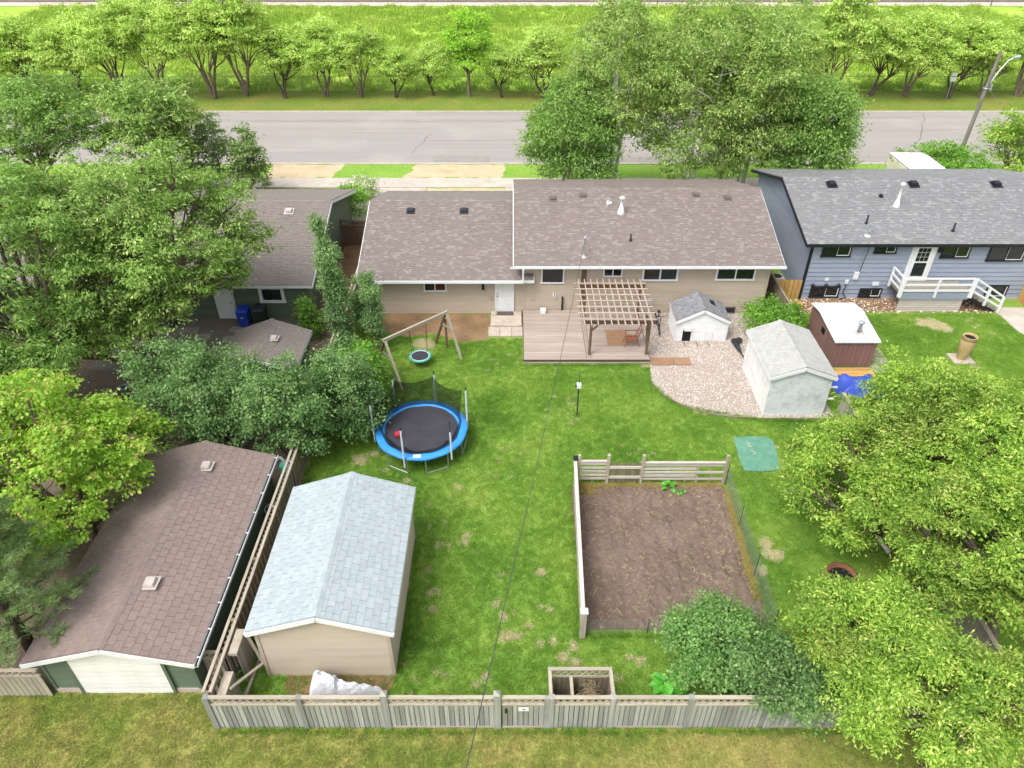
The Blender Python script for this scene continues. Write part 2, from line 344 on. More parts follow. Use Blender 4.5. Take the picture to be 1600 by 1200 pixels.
L['cedar'] = leafmat('leaf_cedar', [(.0, '#6a8448'), (.5, '#809c56'), (1, '#9cb46e')], .2)
L['pine'] = leafmat('leaf_pine', [(.0, '#647f4a'), (.5, '#7a9658'), (1, '#9ab272')], .2)
L['shrub'] = leafmat('leaf_shrub', [(.0, '#5a8a28'), (.5, '#77a838'), (1, '#9cc458')])
L['rhubarb'] = leafmat('leaf_rhubarb', [(.0, '#4f9a30'), (.5, '#62b03c'), (1, '#7cc450')])
L['blossom'] = leafmat('leaf_blossom', [(.0, '#8fa860'), (.6, '#b4c68a'), (1, '#e8e6d4')], .25)

# ------------------------------------------------------------------ the setting
struct('ground', MB().add([(-900, -300, -.02), (900, -300, -.02), (900, 1800, -.02), (-900, 1800, -.02)], [(0, 1, 2, 3)]), M['field'])
sheet('back_lane', rect(-60, 60, -60, 11.2), .0, M['alley'])
sheet('lane_edge', ragged(rect(-60, -8.7, 11.1, 12.25), .6, .03, 14), .009, M['alley'])
sheet('yard_lawn', rect(-8.6, 40, 11.16, 36.5), .004, M['lawn'])
sheet('neighbour_yard', rect(-60, -8.6, 11.16, 53), .004, M['dark_soil'])
sheet('front_yards', rect(-8.6, 60, 36.5, 53.1), .004, M['boulevard'])
side = MB()
side.box(-60, 60, 53.1, 55.0, -.05, .06); struct('sidewalk', side, M['concrete'])
sheet('boulevard', rect(-60, 60, 55.0, 58.2), .03, M['boulevard'])
sheet('boulevard_dirt', ragged([(-19.3, 55.1), (-14.2, 55.1), (-13.6, 58), (-19.6, 58.1)], .5, .25, 3), .038, M['sand'])
sheet('boulevard_dirt', ragged([(-8.4, 55.1), (-.9, 55.1), (-.6, 58.1), (-7.6, 58.1)], .5, .25, 4), .038, M['sand'])
sheet('driveway', rect(-11.2, -6.5, 46.9, 53.1), .012, M['concrete'])
sheet('driveway_strip', ragged([(-6.4, 47), (-.4, 47), (-.4, 53), (-6.4, 53)], .6, .1, 5), .012, M['sand'])
sheet('front_path', rect(-.5, .9, 46.5, 53.1), .016, M['concrete'])
sheet('road', rect(-300, 300, 58.3, 72.6), .0, M['asphalt'])
kb = MB().box(-300, 300, 58.05, 58.3, -.1, .1); struct('kerb', kb, M['concrete'])
kb = MB().box(-300, 300, 72.5, 72.75, -.1, .1); struct('kerb', kb, M['concrete'])
sheet('far_verge', rect(-300, 300, 72.75, 80.2), .05, M['verge'])
sheet('rail_gravel', rect(-600, 600, 131, 141), .03, M['rail_gravel'])
rl = MB()
for y in (134.6, 136.05): rl.box(-300, 300, y-.04, y+.04, .03, .2)
struct('rails', rl, M['vent_brown'])
sheet('dirt_bed', ragged([(-7.5, 34.7), (-7.5, 33.0), (-5.6, 32.3), (-4.0, 32.6), (-2.6, 31.7), (-1.3, 32.0), (-1.2, 34.7)], .35, .12, 6), .012, M['dirt'])
GRAVEL = [(6.86, 34.7), (6.86, 29.6), (6.72, 28.1), (7.05, 27.2), (7.72, 26.5), (8.5, 25.98), (9.3, 25.67), (10.2, 25.5), (11.28, 25.42), (14.6, 25.4), (14.6, 34.7)]
sheet('gravel_bed', GRAVEL, .02, M['gravel_bed'])
sheet('neighbour_patio', ragged(rect(-21, -10.6, 29.2, 34.3), .8, .15, 8), .012, M['patio_base'])
sheet('rock_bed', ragged([(15.5, 36.4), (15.5, 34.7), (19, 34.9), (21.6, 35.0), (25.3, 35.0), (26.6, 34.9), (27.0, 36.4)], .5, .12, 9), .014, M['dirt'])
sheet('neighbour_path', [(27.0, 35.3), (26.9, 34.7), (26.95, 32.9), (27.5, 31.4), (30.5, 29.5), (40, 29.5), (40, 35.3)], .02, M['concrete'])
sheet('shed_slab', [(17.85, 29.0), (18.9, 29.0), (18.9, 31.6), (17.85, 31.6)], .02, M['concrete'])
sheet('side_passage', rect(-10.8, -8.7, 34.5, 46), .012, M['dirt'])

# garden bed: tilled soil as a real uneven surface
def soil_bed():
    n = 150; xs = np.linspace(2.35, 8.55, n); ys = np.linspace(14.45, 21.15, n); X, Yy = np.meshgrid(xs, ys)
    rg = np.random.default_rng(4); z = np.zeros_like(X)
    for k in range(60):
        a = rg.uniform(0, 6.28); f = rg.uniform(3, 38); z += np.sin((X*math.cos(a)+Yy*math.sin(a))*f + rg.uniform(0, 6.28)) / (f ** .6) * .018
    z += .016*np.sin(X*11 + .5*np.sin(Yy*.8)) + rg.normal(0, .012, X.shape)
    z = np.clip(z, -.05, .07) + .055
    e = np.minimum.reduce([X-2.35, 8.55-X, Yy-14.45, 21.15-Yy]); z = np.where(e < .02, .0, z)
    v = np.stack([X, Yy, z], -1).reshape(-1, 3); i = np.arange(n*n).reshape(n, n)
    t = np.concatenate([np.stack([i[:-1, :-1], i[:-1, 1:], i[1:, 1:]], -1).reshape(-1, 3), np.stack([i[:-1, :-1], i[1:, 1:], i[1:, :-1]], -1).reshape(-1, 3)])
    o = bpy.data.objects.new('garden_soil', npmesh('garden_soil', v, t, M['garden_soil'])); C.objects.link(o); o['kind'] = 'structure'
soil_bed()
# lawn edging round the gravel
ed = MB()
for a, b in zip(GRAVEL[2:9], GRAVEL[3:10]): ed.beam((*a, .04), (*b, .04), .04, .1)
tag(ed.build('garden_edging', M['wood_old']), 'thin dark curved edging strip between the pale gravel and the lawn', 'edging')

# scattered cover: grass, straw, stones as instances on points
def scatter(name, pts, inst_mesh, smin, smax, label, cat, parent=None, tilt=0.0, seed=0, flat=False):
    io = bpy.data.objects.new(name + '_tuft', inst_mesh)
    me = bpy.data.meshes.new(name); me.vertices.add(len(pts)); me.vertices.foreach_set('co', np.asarray(pts, np.float32).ravel()); me.update()
    o = bpy.data.objects.new(name, me); C.objects.link(o)
    g = bpy.data.node_groups.new(name, 'GeometryNodeTree')
    g.interface.new_socket('Geometry', in_out='INPUT', socket_type='NodeSocketGeometry'); g.interface.new_socket('Geometry', in_out='OUTPUT', socket_type='NodeSocketGeometry')
    N = g.nodes; gi = N.new('NodeGroupInput'); go = N.new('NodeGroupOutput')
    ip = N.new('GeometryNodeInstanceOnPoints'); ob = N.new('GeometryNodeObjectInfo'); ob.inputs['Object'].default_value = io; ob.inputs['As Instance'].default_value = True
    rr = N.new('FunctionNodeRandomValue'); rr.data_type = 'FLOAT_VECTOR'; rr.inputs[0].default_value = (-tilt, -tilt, 0); rr.inputs[1].default_value = (tilt, tilt, 6.283); rr.inputs['Seed'].default_value = seed
    rs = N.new('FunctionNodeRandomValue'); rs.data_type = 'FLOAT'; rs.inputs[2].default_value = smin; rs.inputs[3].default_value = smax; rs.inputs['Seed'].default_value = seed + 5
    g.links.new(gi.outputs[0], ip.inputs['Points']); g.links.new(ob.outputs['Geometry'], ip.inputs['Instance']); g.links.new(rr.outputs[0], ip.inputs['Rotation']); g.links.new(rs.outputs[1], ip.inputs['Scale'])
    g.links.new(ip.outputs[0], go.inputs[0])
    md = o.modifiers.new('scatter', 'NODES'); md.node_group = g
    o['kind'] = 'stuff'; o['label'] = label; o['category'] = cat
    return o
def tuft(name, m, n, rad, h, wd, seed):
    rg = random.Random(seed); mb = MB()
    for k in range(n):
        a = rg.uniform(0, 6.28); r = rad*math.sqrt(rg.random()); x, y = r*math.cos(a), r*math.sin(a)
        b = rg.uniform(0, 6.28); l = rg.uniform(.2, .9)*h; hh = h*rg.uniform(.6, 1.1); c = rg.uniform(0, 6.28); dx, dy = wd*math.cos(c), wd*math.sin(c)
        mb.add([(x-dx, y-dy, 0), (x+dx, y+dy, 0), (x+l*math.cos(b)+dx*.3, y+l*math.sin(b)+dy*.3, hh)], [(0, 1, 2)])
    return mb.mesh(name, m)
def grassmat(name, stops, scale=.33):
    T = NT(name); pos = T.n('ShaderNodeNewGeometry').outputs['Position']
    a = T.n('ShaderNodeTexNoise', i_Scale=scale, i_Detail=6.0, i_Roughness=.62); T.l(pos, a.inputs['Vector'])
    rp = ramp(T, [(p, lin(c)) for p, c in stops]); T.l(a.outputs['Fac'], rp.inputs[0])
    mr = T.n('ShaderNodeMapRange', i_3=.72, i_4=1.28); T.l(rnd_value(T), mr.inputs[0])
    hv = T.n('ShaderNodeHueSaturation'); T.l(rp.outputs[0], hv.inputs['Color']); T.l(mr.outputs[0], hv.inputs['Value'])
    bs = T.n('ShaderNodeBsdfPrincipled', i_Roughness=.7); bs.inputs['Specular IOR Level'].default_value = .2; T.l(hv.outputs[0], bs.inputs['Base Color'])
    tr = T.n('ShaderNodeBsdfTranslucent'); T.l(hv.outputs[0], tr.inputs[0])
    mx = T.n('ShaderNodeMixShader', i_0=.35); T.l(bs.outputs[0], mx.inputs[1]); T.l(tr.outputs[0], mx.inputs[2])
    o = T.n('ShaderNodeOutputMaterial'); T.l(mx.outputs[0], o.inputs[0]); return T.m
M['grass'] = grassmat('grass_blade', [(.26, '#628a32'), (.42, '#779f3c'), (.58, '#8dae48'), (.74, '#a4b65e')])
M['grass_dry'] = mat('grass_dry', '#d3caa6', '#c4ba8c', .9, 3, rnd=.15)
M['grass_weed'] = grassmat('grass_weed', [(.3, '#b0a45a'), (.5, '#c0b070'), (.7, '#9aa04c')], .8)
M['grass_alley'] = grassmat('grass_lane', [(.3, '#7c9844'), (.46, '#929f52'), (.6, '#a6a466'), (.78, '#b4aa78')], .45)
PATCH = [(-2.72, 18.04), (-2.29, 17.98), (-1.68, 18.54), (-2.97, 16.92), (-2.73, 15.95), (-2.62, 15.24), (-0.52, 15.44), (-0.28, 14.98), (0.93, 15.21), (1.26, 15.24), (0.57, 14.61), (-0.1, 14.22), (0.25, 14.24), (-0.35, 14.08), (0.89, 13.91), (1.31, 14.03), (1.97, 13.82), (1.67, 13.45), (2.05, 13.22), (-2.37, 12.91), (-2.07, 12.76), (-1.09, 12.48), (-0.8, 12.72), (3.68, 13.45), (4.17, 13.31), (1.03, 16.8), (-3.72, 18.5), (3.24, 12.65), (9.39, 18.16), (9.54, 17.62), (8.84, 16.86), (-4.66, 31.64), (-5.26, 22.09), (-6.42, 22.67), (-5.86, 23.07), (-2.2, 21.08), (-4.25, 21.44), (6.6, 29.61), (22.84, 33.46), (23.23, 33.2), (22.23, 33.66), (-1.75, 18.2), (-4.4, 31.3)]
BIG = {31: .45, 42: .3, 38: .6, 39: .5, 40: .4, 33: .35, 30: .2, 28: .28, 29: .3}
def field_points(x0, x1, y0, y1, per, seed, z=.0):
    rg = np.random.default_rng(seed); n = int((x1-x0)*(y1-y0)*per)
    return np.stack([rg.uniform(x0, x1, n), rg.uniform(y0, y1, n), np.full(n, z)], -1), rg
def lawn():
    p, rg = field_points(-8.5, 29.5, 11.25, 36.2, 190, 1, .004)
    x, y = p[:, 0], p[:, 1]
    bad = inside(x, y, GRAVEL) | ((x > 2.3) & (x < 8.6) & (y > 14.35) & (y < 21.25)) | ((x > -7.6) & (x < -3.6) & (y > 12.8) & (y < 18.5))
    bad |= ((x > .5) & (x < 6.9) & (y > 29.7)) | ((x > -1.3) & (x < .6) & (y > 32.1)) | (y > 34.9) | ((x > 9.6) & (x < 11.3) & (y > 22) & (y < 24.15))
    bad |= inside(x, y, [(-7.6, 34.8), (-7.6, 33), (-5.6, 32.2), (-4, 32.5), (-2.6, 31.6), (-1.3, 31.9), (-1.2, 34.8)]) | ((x > 15.5) & (x < 17.9) & (y > 29) & (y < 33.2))
    bad |= (x > 14.6) & (y > 34.6) | ((x > 26.9) & (y > 32.5)) | ((x > 27.3) & (y > 29.5))
    bad |= (x > 14.6) & (y < 22) & (rg.random(len(x)) < .5)
    dry = np.zeros(len(x), bool)
    for i, (a, b) in enumerate(PATCH):
        r = BIG.get(i, .09 + .07*((i*37) % 10)/10); d = np.hypot((x-a)*(1+.3*math.sin(i)), y-b)
        dry |= (d < r*(.4+.8*rg.random(len(x)))) & (rg.random(len(x)) < .8)
    th = rg.random(len(x))
    sparse = (np.sin(x*1.1+2)*np.sin(y*.9) > .55) & (th < .012); dry |= sparse
    k = ~bad
    scatter('lawn_grass', p[k & ~dry], tuft('grass_tuft', M['grass'], 16, .11, .06, .007, 1), .7, 1.35, 'short bright green mown grass of the back yards', 'grass', tilt=.2, seed=1)
    dp = np.repeat(p[k & dry], 4, 0); dp[:, :2] += rg.normal(0, .04, (len(dp), 2)); dp[:, 2] += .012
    scatter('dry_grass', dp, tuft('dry_tuft', M['grass_dry'], 26, .1, .035, .009, 2), .8, 1.3, 'small straw coloured dead patches in the lawn', 'dry grass', tilt=.3, seed=2)
    p, rg = field_points(-17, 17, 9.3, 11.1, 260, 3, .002)
    keep = ~((p[:, 0] < -9) & (p[:, 1] > 99))
    q, rg = field_points(-17, -8.75, 11.1, 12.2, 260, 4, .008); p = np.concatenate([p, q])
    scatter('lane_grass', p, tuft('lane_tuft', M['grass_alley'], 14, .12, .06, .007, 3), .6, 1.4, 'patchy olive and straw coloured grass of the back lane', 'grass', tilt=.3, seed=3)
    q = []; rg = np.random.default_rng(21)
    def along(a, b, n, sd=.05):
        for k in range(n): t = rg.random(); q.append((a[0]+(b[0]-a[0])*t+rg.normal(0, sd), a[1]+(b[1]-a[1])*t+rg.normal(0, sd), .004))
    along((-8.3, 11.4), (1.0, 11.4), 260, .07); along((3.0, 11.4), (14, 11.4), 260, .07); along((-8.6, 11.0), (14, 11.0), 420, .04); along((-8.35, 11.5), (-8.35, 27), 380, .06)
    along((2.12, 14.2), (2.36, 21.2), 160, .04); along((-7.7, 12.8), (-7.7, 18.5), 120, .05); along((-3.5, 12.8), (-3.5, 18.5), 140, .05); along((2.3, 14.2), (8.5, 14.2), 130, .05); along((2.5, 21.45), (8.5, 21.45), 160, .05); along((8.75, 21), (8.65, 14.4), 140, .05)
    along((.6, 29.65), (6.8, 29.65), 120, .04); along((6.6, 28.3), (7.6, 26.4), 50, .04); along((7.6, 26.4), (11.2, 25.3), 80, .04); along((11.2, 25.3), (14.4, 25.3), 70, .04); along((2.95, 25.7), (2.95, 25.7), 14, .08)
    scatter('edge_grass', np.array(q), tuft('edge_tuft', M['grass'], 18, .09, .17, .008, 9), .6, 1.3, 'longer untrimmed grass along the fences and shed walls', 'grass', tilt=.35, seed=12)
    # stones of the gravel bed
    p, rg = field_points(6.8, 14.6, 25.4, 34.7, 560, 5, .026); p = p[inside(p[:, 0], p[:, 1], GRAVEL)]
    st = bmesh.new(); bmesh.ops.create_icosphere(st, subdivisions=1, radius=.024)
    for v in st.verts: v.co.x *= random.uniform(.8, 1.4); v.co.y *= random.uniform(.7, 1.2); v.co.z *= .55
    me = bpy.data.meshes.new('pebble'); st.to_mesh(me); me.materials.append(M['stone'])
    scatter('gravel_stones', p, me, .5, 1.35, 'pinkish pebbles of the gravel bed beside the deck', 'gravel', tilt=.5, seed=4)
    p, rg = field_points(15.5, 27, 34.7, 36.3, 120, 6, .03); me2 = me.copy(); me2.materials.clear(); me2.materials.append(M['rockbed_stone'])
    scatter('rock_bed_stones', p, me2, 1.0, 2.4, 'mixed brown stones in the bed along the blue house', 'stones', tilt=.5, seed=6)
    # straw on the garden soil
    p, rg = field_points(2.45, 8.45, 14.5, 21.1, 48, 7, .085); 
    keep = rg.random(len(p)) < (.35 + .5*(p[:, 0]-2.4)/6 + .2*np.sin(p[:, 0]*2)*np.sin(p[:, 1]*1.7)); p = p[keep]
    mb = MB()
    for k in range(2):
        a = k*1.9; cx, cy = .04*k, .03*k; dx, dy = math.cos(a), math.sin(a)
        mb.add([(cx-.07*dx-.004*dy, cy-.07*dy+.004*dx, 0), (cx-.07*dx+.004*dy, cy-.07*dy-.004*dx, 0), (cx+.07*dx+.003*dy, cy+.07*dy-.003*dx, .012), (cx+.07*dx-.003*dy, cy+.07*dy+.003*dx, .012)], [(0, 1, 2, 3)])
    scatter('garden_straw', p, mb.mesh('straw', M['straw']), .5, 1.4, 'bits of straw littering the tilled garden soil', 'straw', tilt=.25, seed=7)
    # dry weeds along the garden's right and far edge
    q = []
    rg = np.random.default_rng(9)
    for k in range(420): t = rg.random(); q.append((8.58 - .18*t + rg.normal(0, .06), 20.9 - 5.3*t, .01))
    for k in range(260): t = rg.random(); q.append((2.5 + 6*t, 21.15 + rg.normal(0, .07), .01))
    for k in range(70): q.append((3.0 + rg.normal(0, .18), 20.85 + rg.normal(0, .14), .05))
    scatter('dry_weeds', np.array(q), tuft('weed_tuft', M['grass_weed'], 20, .09, .16, .007, 5), .6, 1.3, 'dry yellow weeds along the edges of the garden bed', 'weeds', tilt=.5, seed=8)
    # tall grass on the far side of the street
    p, rg = field_points(-75, 75, 80.3, 130, 1.6, 11, .0)
    scatter('field_grass', p, tuft('field_tuft', M['grass_field'], 30, .6, .45, .05, 6), .6, 1.6, 'lush lime green grass field beyond the row of willows', 'grass', tilt=.3, seed=9)
M['grass_field'] = grassmat('grass_field', [(.3, '#82a63c'), (.5, '#98b44a'), (.7, '#b0c25e')], .07)
lawn()

# ------------------------------------------------------------------ building parts
def slope_shingles(parent, O, U, V, Lu, Lv, m, expo, wid, seed, parts=False, name='shingle', lam=False, thick=.016, off=.02):
    O, U, V = Vector(O), Vector(U).normalized(), Vector(V).normalized(); N = U.cross(V).normalized()
    if N.z < 0: N = -N
    rg = random.Random(seed); rows = int(math.ceil(Lv/expo)); mb = MB(); out = []; cache = {}
    for r in range(rows):
        v0 = r*expo - (.015 if r == 0 else 0); v1 = min(r*expo + expo*1.35, Lv + .01)
        u = -((r % 2)*wid/2 if not lam else rg.uniform(0, wid))
        while u < Lu - .01:
            wd = wid if not lam else wid*rg.uniform(.4, .95)
            a, b = max(u, 0) + (.009 if parts else .004), min(u+wd, Lu) - .004; u += wd
            if b - a < .03: continue
            t = thick*(1 if not lam else rg.choice((.7, 1, 1.3)))
            if parts:
                key = (round(b-a, 2), r == rows-1)
                if key not in cache:
                    w_ = b-a; d = v1-v0
                    cache[key] = MB().add([(0,0,0),(w_,0,0),(w_,d,0),(0,d,0),(0,0,t),(w_,0,t),(w_,d,.002),(0,d,.002)], [(4,5,6,7),(0,1,5,4),(1,2,6,5),(3,0,4,7)]).mesh('shingle', m)
                P = O + U*a + V*v0 + N*off
                Mx = Matrix(((U.x, V.x, N.x, P.x), (U.y, V.y, N.y, P.y), (U.z, V.z, N.z, P.z), (0, 0, 0, 1)))
                out.append(piece(name, cache[key], parent, Mx))
            else:
                q = [O + U*uu + V*vv + N*(off+h) for uu, vv, h in ((a,v0,0),(b,v0,0),(b,v1,0),(a,v1,0),(a,v0,t),(b,v0,t),(b,v1,.002),(a,v1,.002))]
                mb.add(q, [(4,5,6,7),(0,1,5,4),(1,2,6,5),(3,0,4,7)])
    if not parts:
        o = mb.build('shingles', m, parent); o['kind'] = 'stuff'; return o
    return out

def siding(mb, Mx, xl, xr, z0, z1, course):
    """lap boards on a wall facing local -Y; xl(z), xr(z) give its ends"""
    s = len(mb.v); z = z0
    while z < z1 - .01:
        t = min(z+course, z1); a0, b0, a1, b1 = xl(z), xr(z), xl(t), xr(t)
        mb.add([(a0,-.042,z),(b0,-.042,z),(b1,-.004,t),(a1,-.004,t),(a0,0,z),(b0,0,z)], [(0,1,2,3),(4,5,1,0)]); z = t
    mb.xf(Mx, s)

def gable(root, x0, x1, y0, y1, zeave, zr, axis, ov, ovg, wallmat, roofmat, course=.12, trim='white', fascia=True, shingle=(.14, .3), lam=True, parts=(False, False), gut=False, zbase=0, roofthick=.1, far=True, slopes=(True, True), both=True):
    """walls x0..x1, y0..y1; zeave is the roof's height at the outer edge of the overhang, zr at the ridge.
    axis 'x': ridge along x.  Built in local frame: ridge along X, slopes falling to -Y (near) and +Y (far)."""
    if axis == 'x': cx, cy, Lx, Wy, rot = (x0+x1)/2, (y0+y1)/2, x1-x0, y1-y0, 0
    else: cx, cy, Lx, Wy, rot = (x0+x1)/2, (y0+y1)/2, y1-y0, x1-x0, R(90)
    T = Matrix.Translation((cx, cy, 0)) @ Matrix.Rotation(rot, 4, 'Z')
    hw = Wy/2; he = hw+ov; k = (zr-zeave)/he; zw = zeave + k*ov - roofthick          # wall top
    X0, X1 = -Lx/2, Lx/2
    # core + lap siding
    mb = MB(); i = .03
    mb.add([(X0+i,-hw+i,zbase),(X1-i,-hw+i,zbase),(X1-i,hw-i,zbase),(X0+i,hw-i,zbase),(X0+i,-hw+i,zw),(X1-i,-hw+i,zw),(X1-i,hw-i,zw),(X0+i,hw-i,zw),(X0+i,0,zr-roofthick-.03),(X1-i,0,zr-roofthick-.03)],
           [(0,1,5,4),(2,3,7,6),(1,2,6,9,5),(3,0,4,8,7)])
    f = lambda c: (lambda z: c)
    siding(mb, Matrix.Translation((0, -hw, 0)), f(X0), f(X1), zbase, zw, course)
    siding(mb, Matrix.Translation((0, hw, 0)) @ Matrix.Rotation(math.pi, 4, 'Z'), f(X0), f(X1), zbase, zw, course)
    zt = zr - roofthick - .02; g = lambda s: (lambda z: s*(hw if z <= zw else max(.01, hw*(zt-z)/(zt-zw))))
    for sgn in (-1, 1):
        siding(mb, Matrix.Translation((sgn*Lx/2, 0, 0)) @ Matrix.Rotation(R(90)*sgn, 4, 'Z'), g(-1), g(1), zbase, zt, course)
    mb.xf(T); mb.build('wall', wallmat, root)
    # corner boards
    for sx in (X0, X1):
        for sy in (-hw, hw):
            c = MB().box(sx-.055, sx+.055, sy-.055, sy+.055, zbase, zw-.02); c.xf(T); c.build('corner_board', wallmat, root)
    # roof deck
    RX0, RX1 = X0-ovg, X1+ovg; t = roofthick
    rd = MB().add([(RX0,-he,zeave),(RX0,0,zr),(RX0,he,zeave),(RX0,he,zeave-t),(RX0,0,zr-t),(RX0,-he,zeave-t),
                   (RX1,-he,zeave),(RX1,0,zr),(RX1,he,zeave),(RX1,he,zeave-t),(RX1,0,zr-t),(RX1,-he,zeave-t)],
                  [(0,6,7,1),(1,7,8,2),(3,9,10,4),(4,10,11,5),(0,1,4,5),(1,2,3,4),(6,11,10,7),(7,10,9,8),(5,11,6,0),(2,8,9,3)])
    rd.xf(T); rd.build('roof', roofmat, root)
    if fascia:
        fm = M[trim]
        for sy in (-1, 1):
            b = MB().box(RX0-.02, RX1+.02, sy*he-.02 if sy > 0 else -he-.03, he+.03 if sy > 0 else -he+.02, zeave-t-.07, zeave-.012); b.xf(T); b.build('fascia', fm, root)
        for sx, o_ in ((RX0, -.022), (RX1, .022)):
            b = MB()
            for sy in (-1, 1): b.beam((sx+o_, sy*(he+.02), zeave-t*.5-.05), (sx+o_, 0, zr-t*.5-.05), .04, t+.05)
            b.xf(T); b.build('rake_board', fm, root)
    sl = math.hypot(he, zr-zeave)
    R3 = T.to_3x3()
    for idx, sy in enumerate((-1, 1)):
        if not slopes[idx]: continue
        O = T @ Vector((RX0, sy*he, zeave)); U = R3 @ Vector((1, 0, 0)); V = R3 @ Vector((0, -sy*he, zr-zeave))
        slope_shingles(root, O, U, V, RX1-RX0, sl-.03, roofmat, shingle[0], shingle[1], 11+idx, parts=parts[idx], lam=lam)
    # ridge caps
    rc = MB(); n = max(3, int((RX1-RX0)/.3)); d = .13
    for q in range(n):
        a = RX0+(RX1-RX0)*q/n; b = RX0+(RX1-RX0)*(q+1)/n + .03
        h0, h1 = .03, .045; dz = k*d
        rc.add([(a,-d,zr-dz+h1),(a,0,zr+h1),(a,d,zr-dz+h1),(b,-d,zr-dz+h0),(b,0,zr+h0),(b,d,zr-dz+h0)], [(0,3,4,1),(1,4,5,2)])
    rc.xf(T); rc.build('ridge_cap', roofmat, root)
    return dict(zw=zw, k=k, T=T)

def window(root, x0, x1, z0, z1, y, panes=2, frame='white', fw=.07, glass=None, slider=True):
    """window on a wall that faces -Y"""
    f = MB(); d0, d1 = y-.095, y+.01
    f.box(x0, x1, d0, d1, z1-fw, z1); f.box(x0-.03, x1+.03, d0-.02, d1, z0, z0+fw)
    f.box(x0, x0+fw, d0+.002, d1, z0+fw, z1-fw); f.box(x1-fw, x1, d0+.002, d1, z0+fw, z1-fw)
    w_ = (x1-x0-2*fw)/panes
    for k in range(1, panes): f.box(x0+fw+w_*k-fw*.4, x0+fw+w_*k+fw*.4, d0+.006, d1, z0+fw, z1-fw)
    o = f.build('window', M[frame], root)
    for k in range(panes):
        g = MB().box(x0+fw+w_*k+.01, x0+fw+w_*(k+1)-.01, y-.066, y-.054, z0+fw+.005, z1-fw-.005)
        p = g.build('pane', M[(glass or ['glass']*panes)[k]]); p.parent = o
        if root.type == 'EMPTY': pass
    return o
def roofbox(root, x, y, z, k, s=.32, h=.16, m='vent_brown', name='roof_vent'):
    v = MB(); v.box(x-s*.42, x+s*.42, y-s*.42, y+s*.42, z-.12, z+h*.6)
    v.add([(x-s/2,y-s/2,z+h*.55),(x+s/2,y-s/2,z+h*.55),(x+s/2,y+s/2,z+h*.75),(x-s/2,y+s/2,z+h*.75),(x-s*.42,y-s*.42,z+h),(x+s*.42,y-s*.42,z+h),(x+s*.42,y+s*.42,z+h*1.15),(x-s*.42,y+s*.42,z+h*1.15)],
          [(3,2,1,0),(4,5,6,7),(0,1,5,4),(1,2,6,5),(2,3,7,6),(3,0,4,7)])
    fl = MB().box(-s*.75, s*.75, -s*.75, s*.75, .045, .053); fl.xf(Matrix.Translation((x, y, z)) @ Matrix.Rotation(math.atan(k), 4, 'X'))
    o = v.build(name, M[m], root); f = fl.build('flashing', M[m]); f.parent = o
    return o
def flue(root, x, y, z, h, r=.09, m='white'):
    f = MB(); f._lathe(x, y, [(r*2.6, z-.1), (r*2.2, z+.1), (r*1.2, z+.42), (r, z+.45), (r, z+h-.12), (r*1.7, z+h-.1), (r*1.8, z+h-.02), (r*.6, z+h+.05)], 14, True)
    return f.build('flue_pipe', M[m], root, True)
def stack(root, x, y, z, h=.35, r=.05, m='black'):
    return MB()._lathe(x, y, [(r*2.2, z-.05), (r*1.6, z+.06), (r, z+.09), (r, z+h)], 10, True).build('vent_stack', M[m], root, True)
def gutter(root, x0, x1, y, z, m='white'):
    g = MB().box(x0, x1, y-.13, y-.005, z-.13, z-.10); g.box(x0, x1, y-.13, y-.112, z-.10, z-.005); g.box(x0, x0+.01, y-.112, y-.005, z-.1, z-.01); g.box(x1-.01, x1, y-.112, y-.005, z-.1, z-.01)
    return g.build('gutter', M[m], root)
def downspout(root, pts, m='white', s=.07):
    d = MB()
    for p, q in zip(pts, pts[1:]): d.beam(p, q, s, s)
    return d.build('downspout', M[m], root)

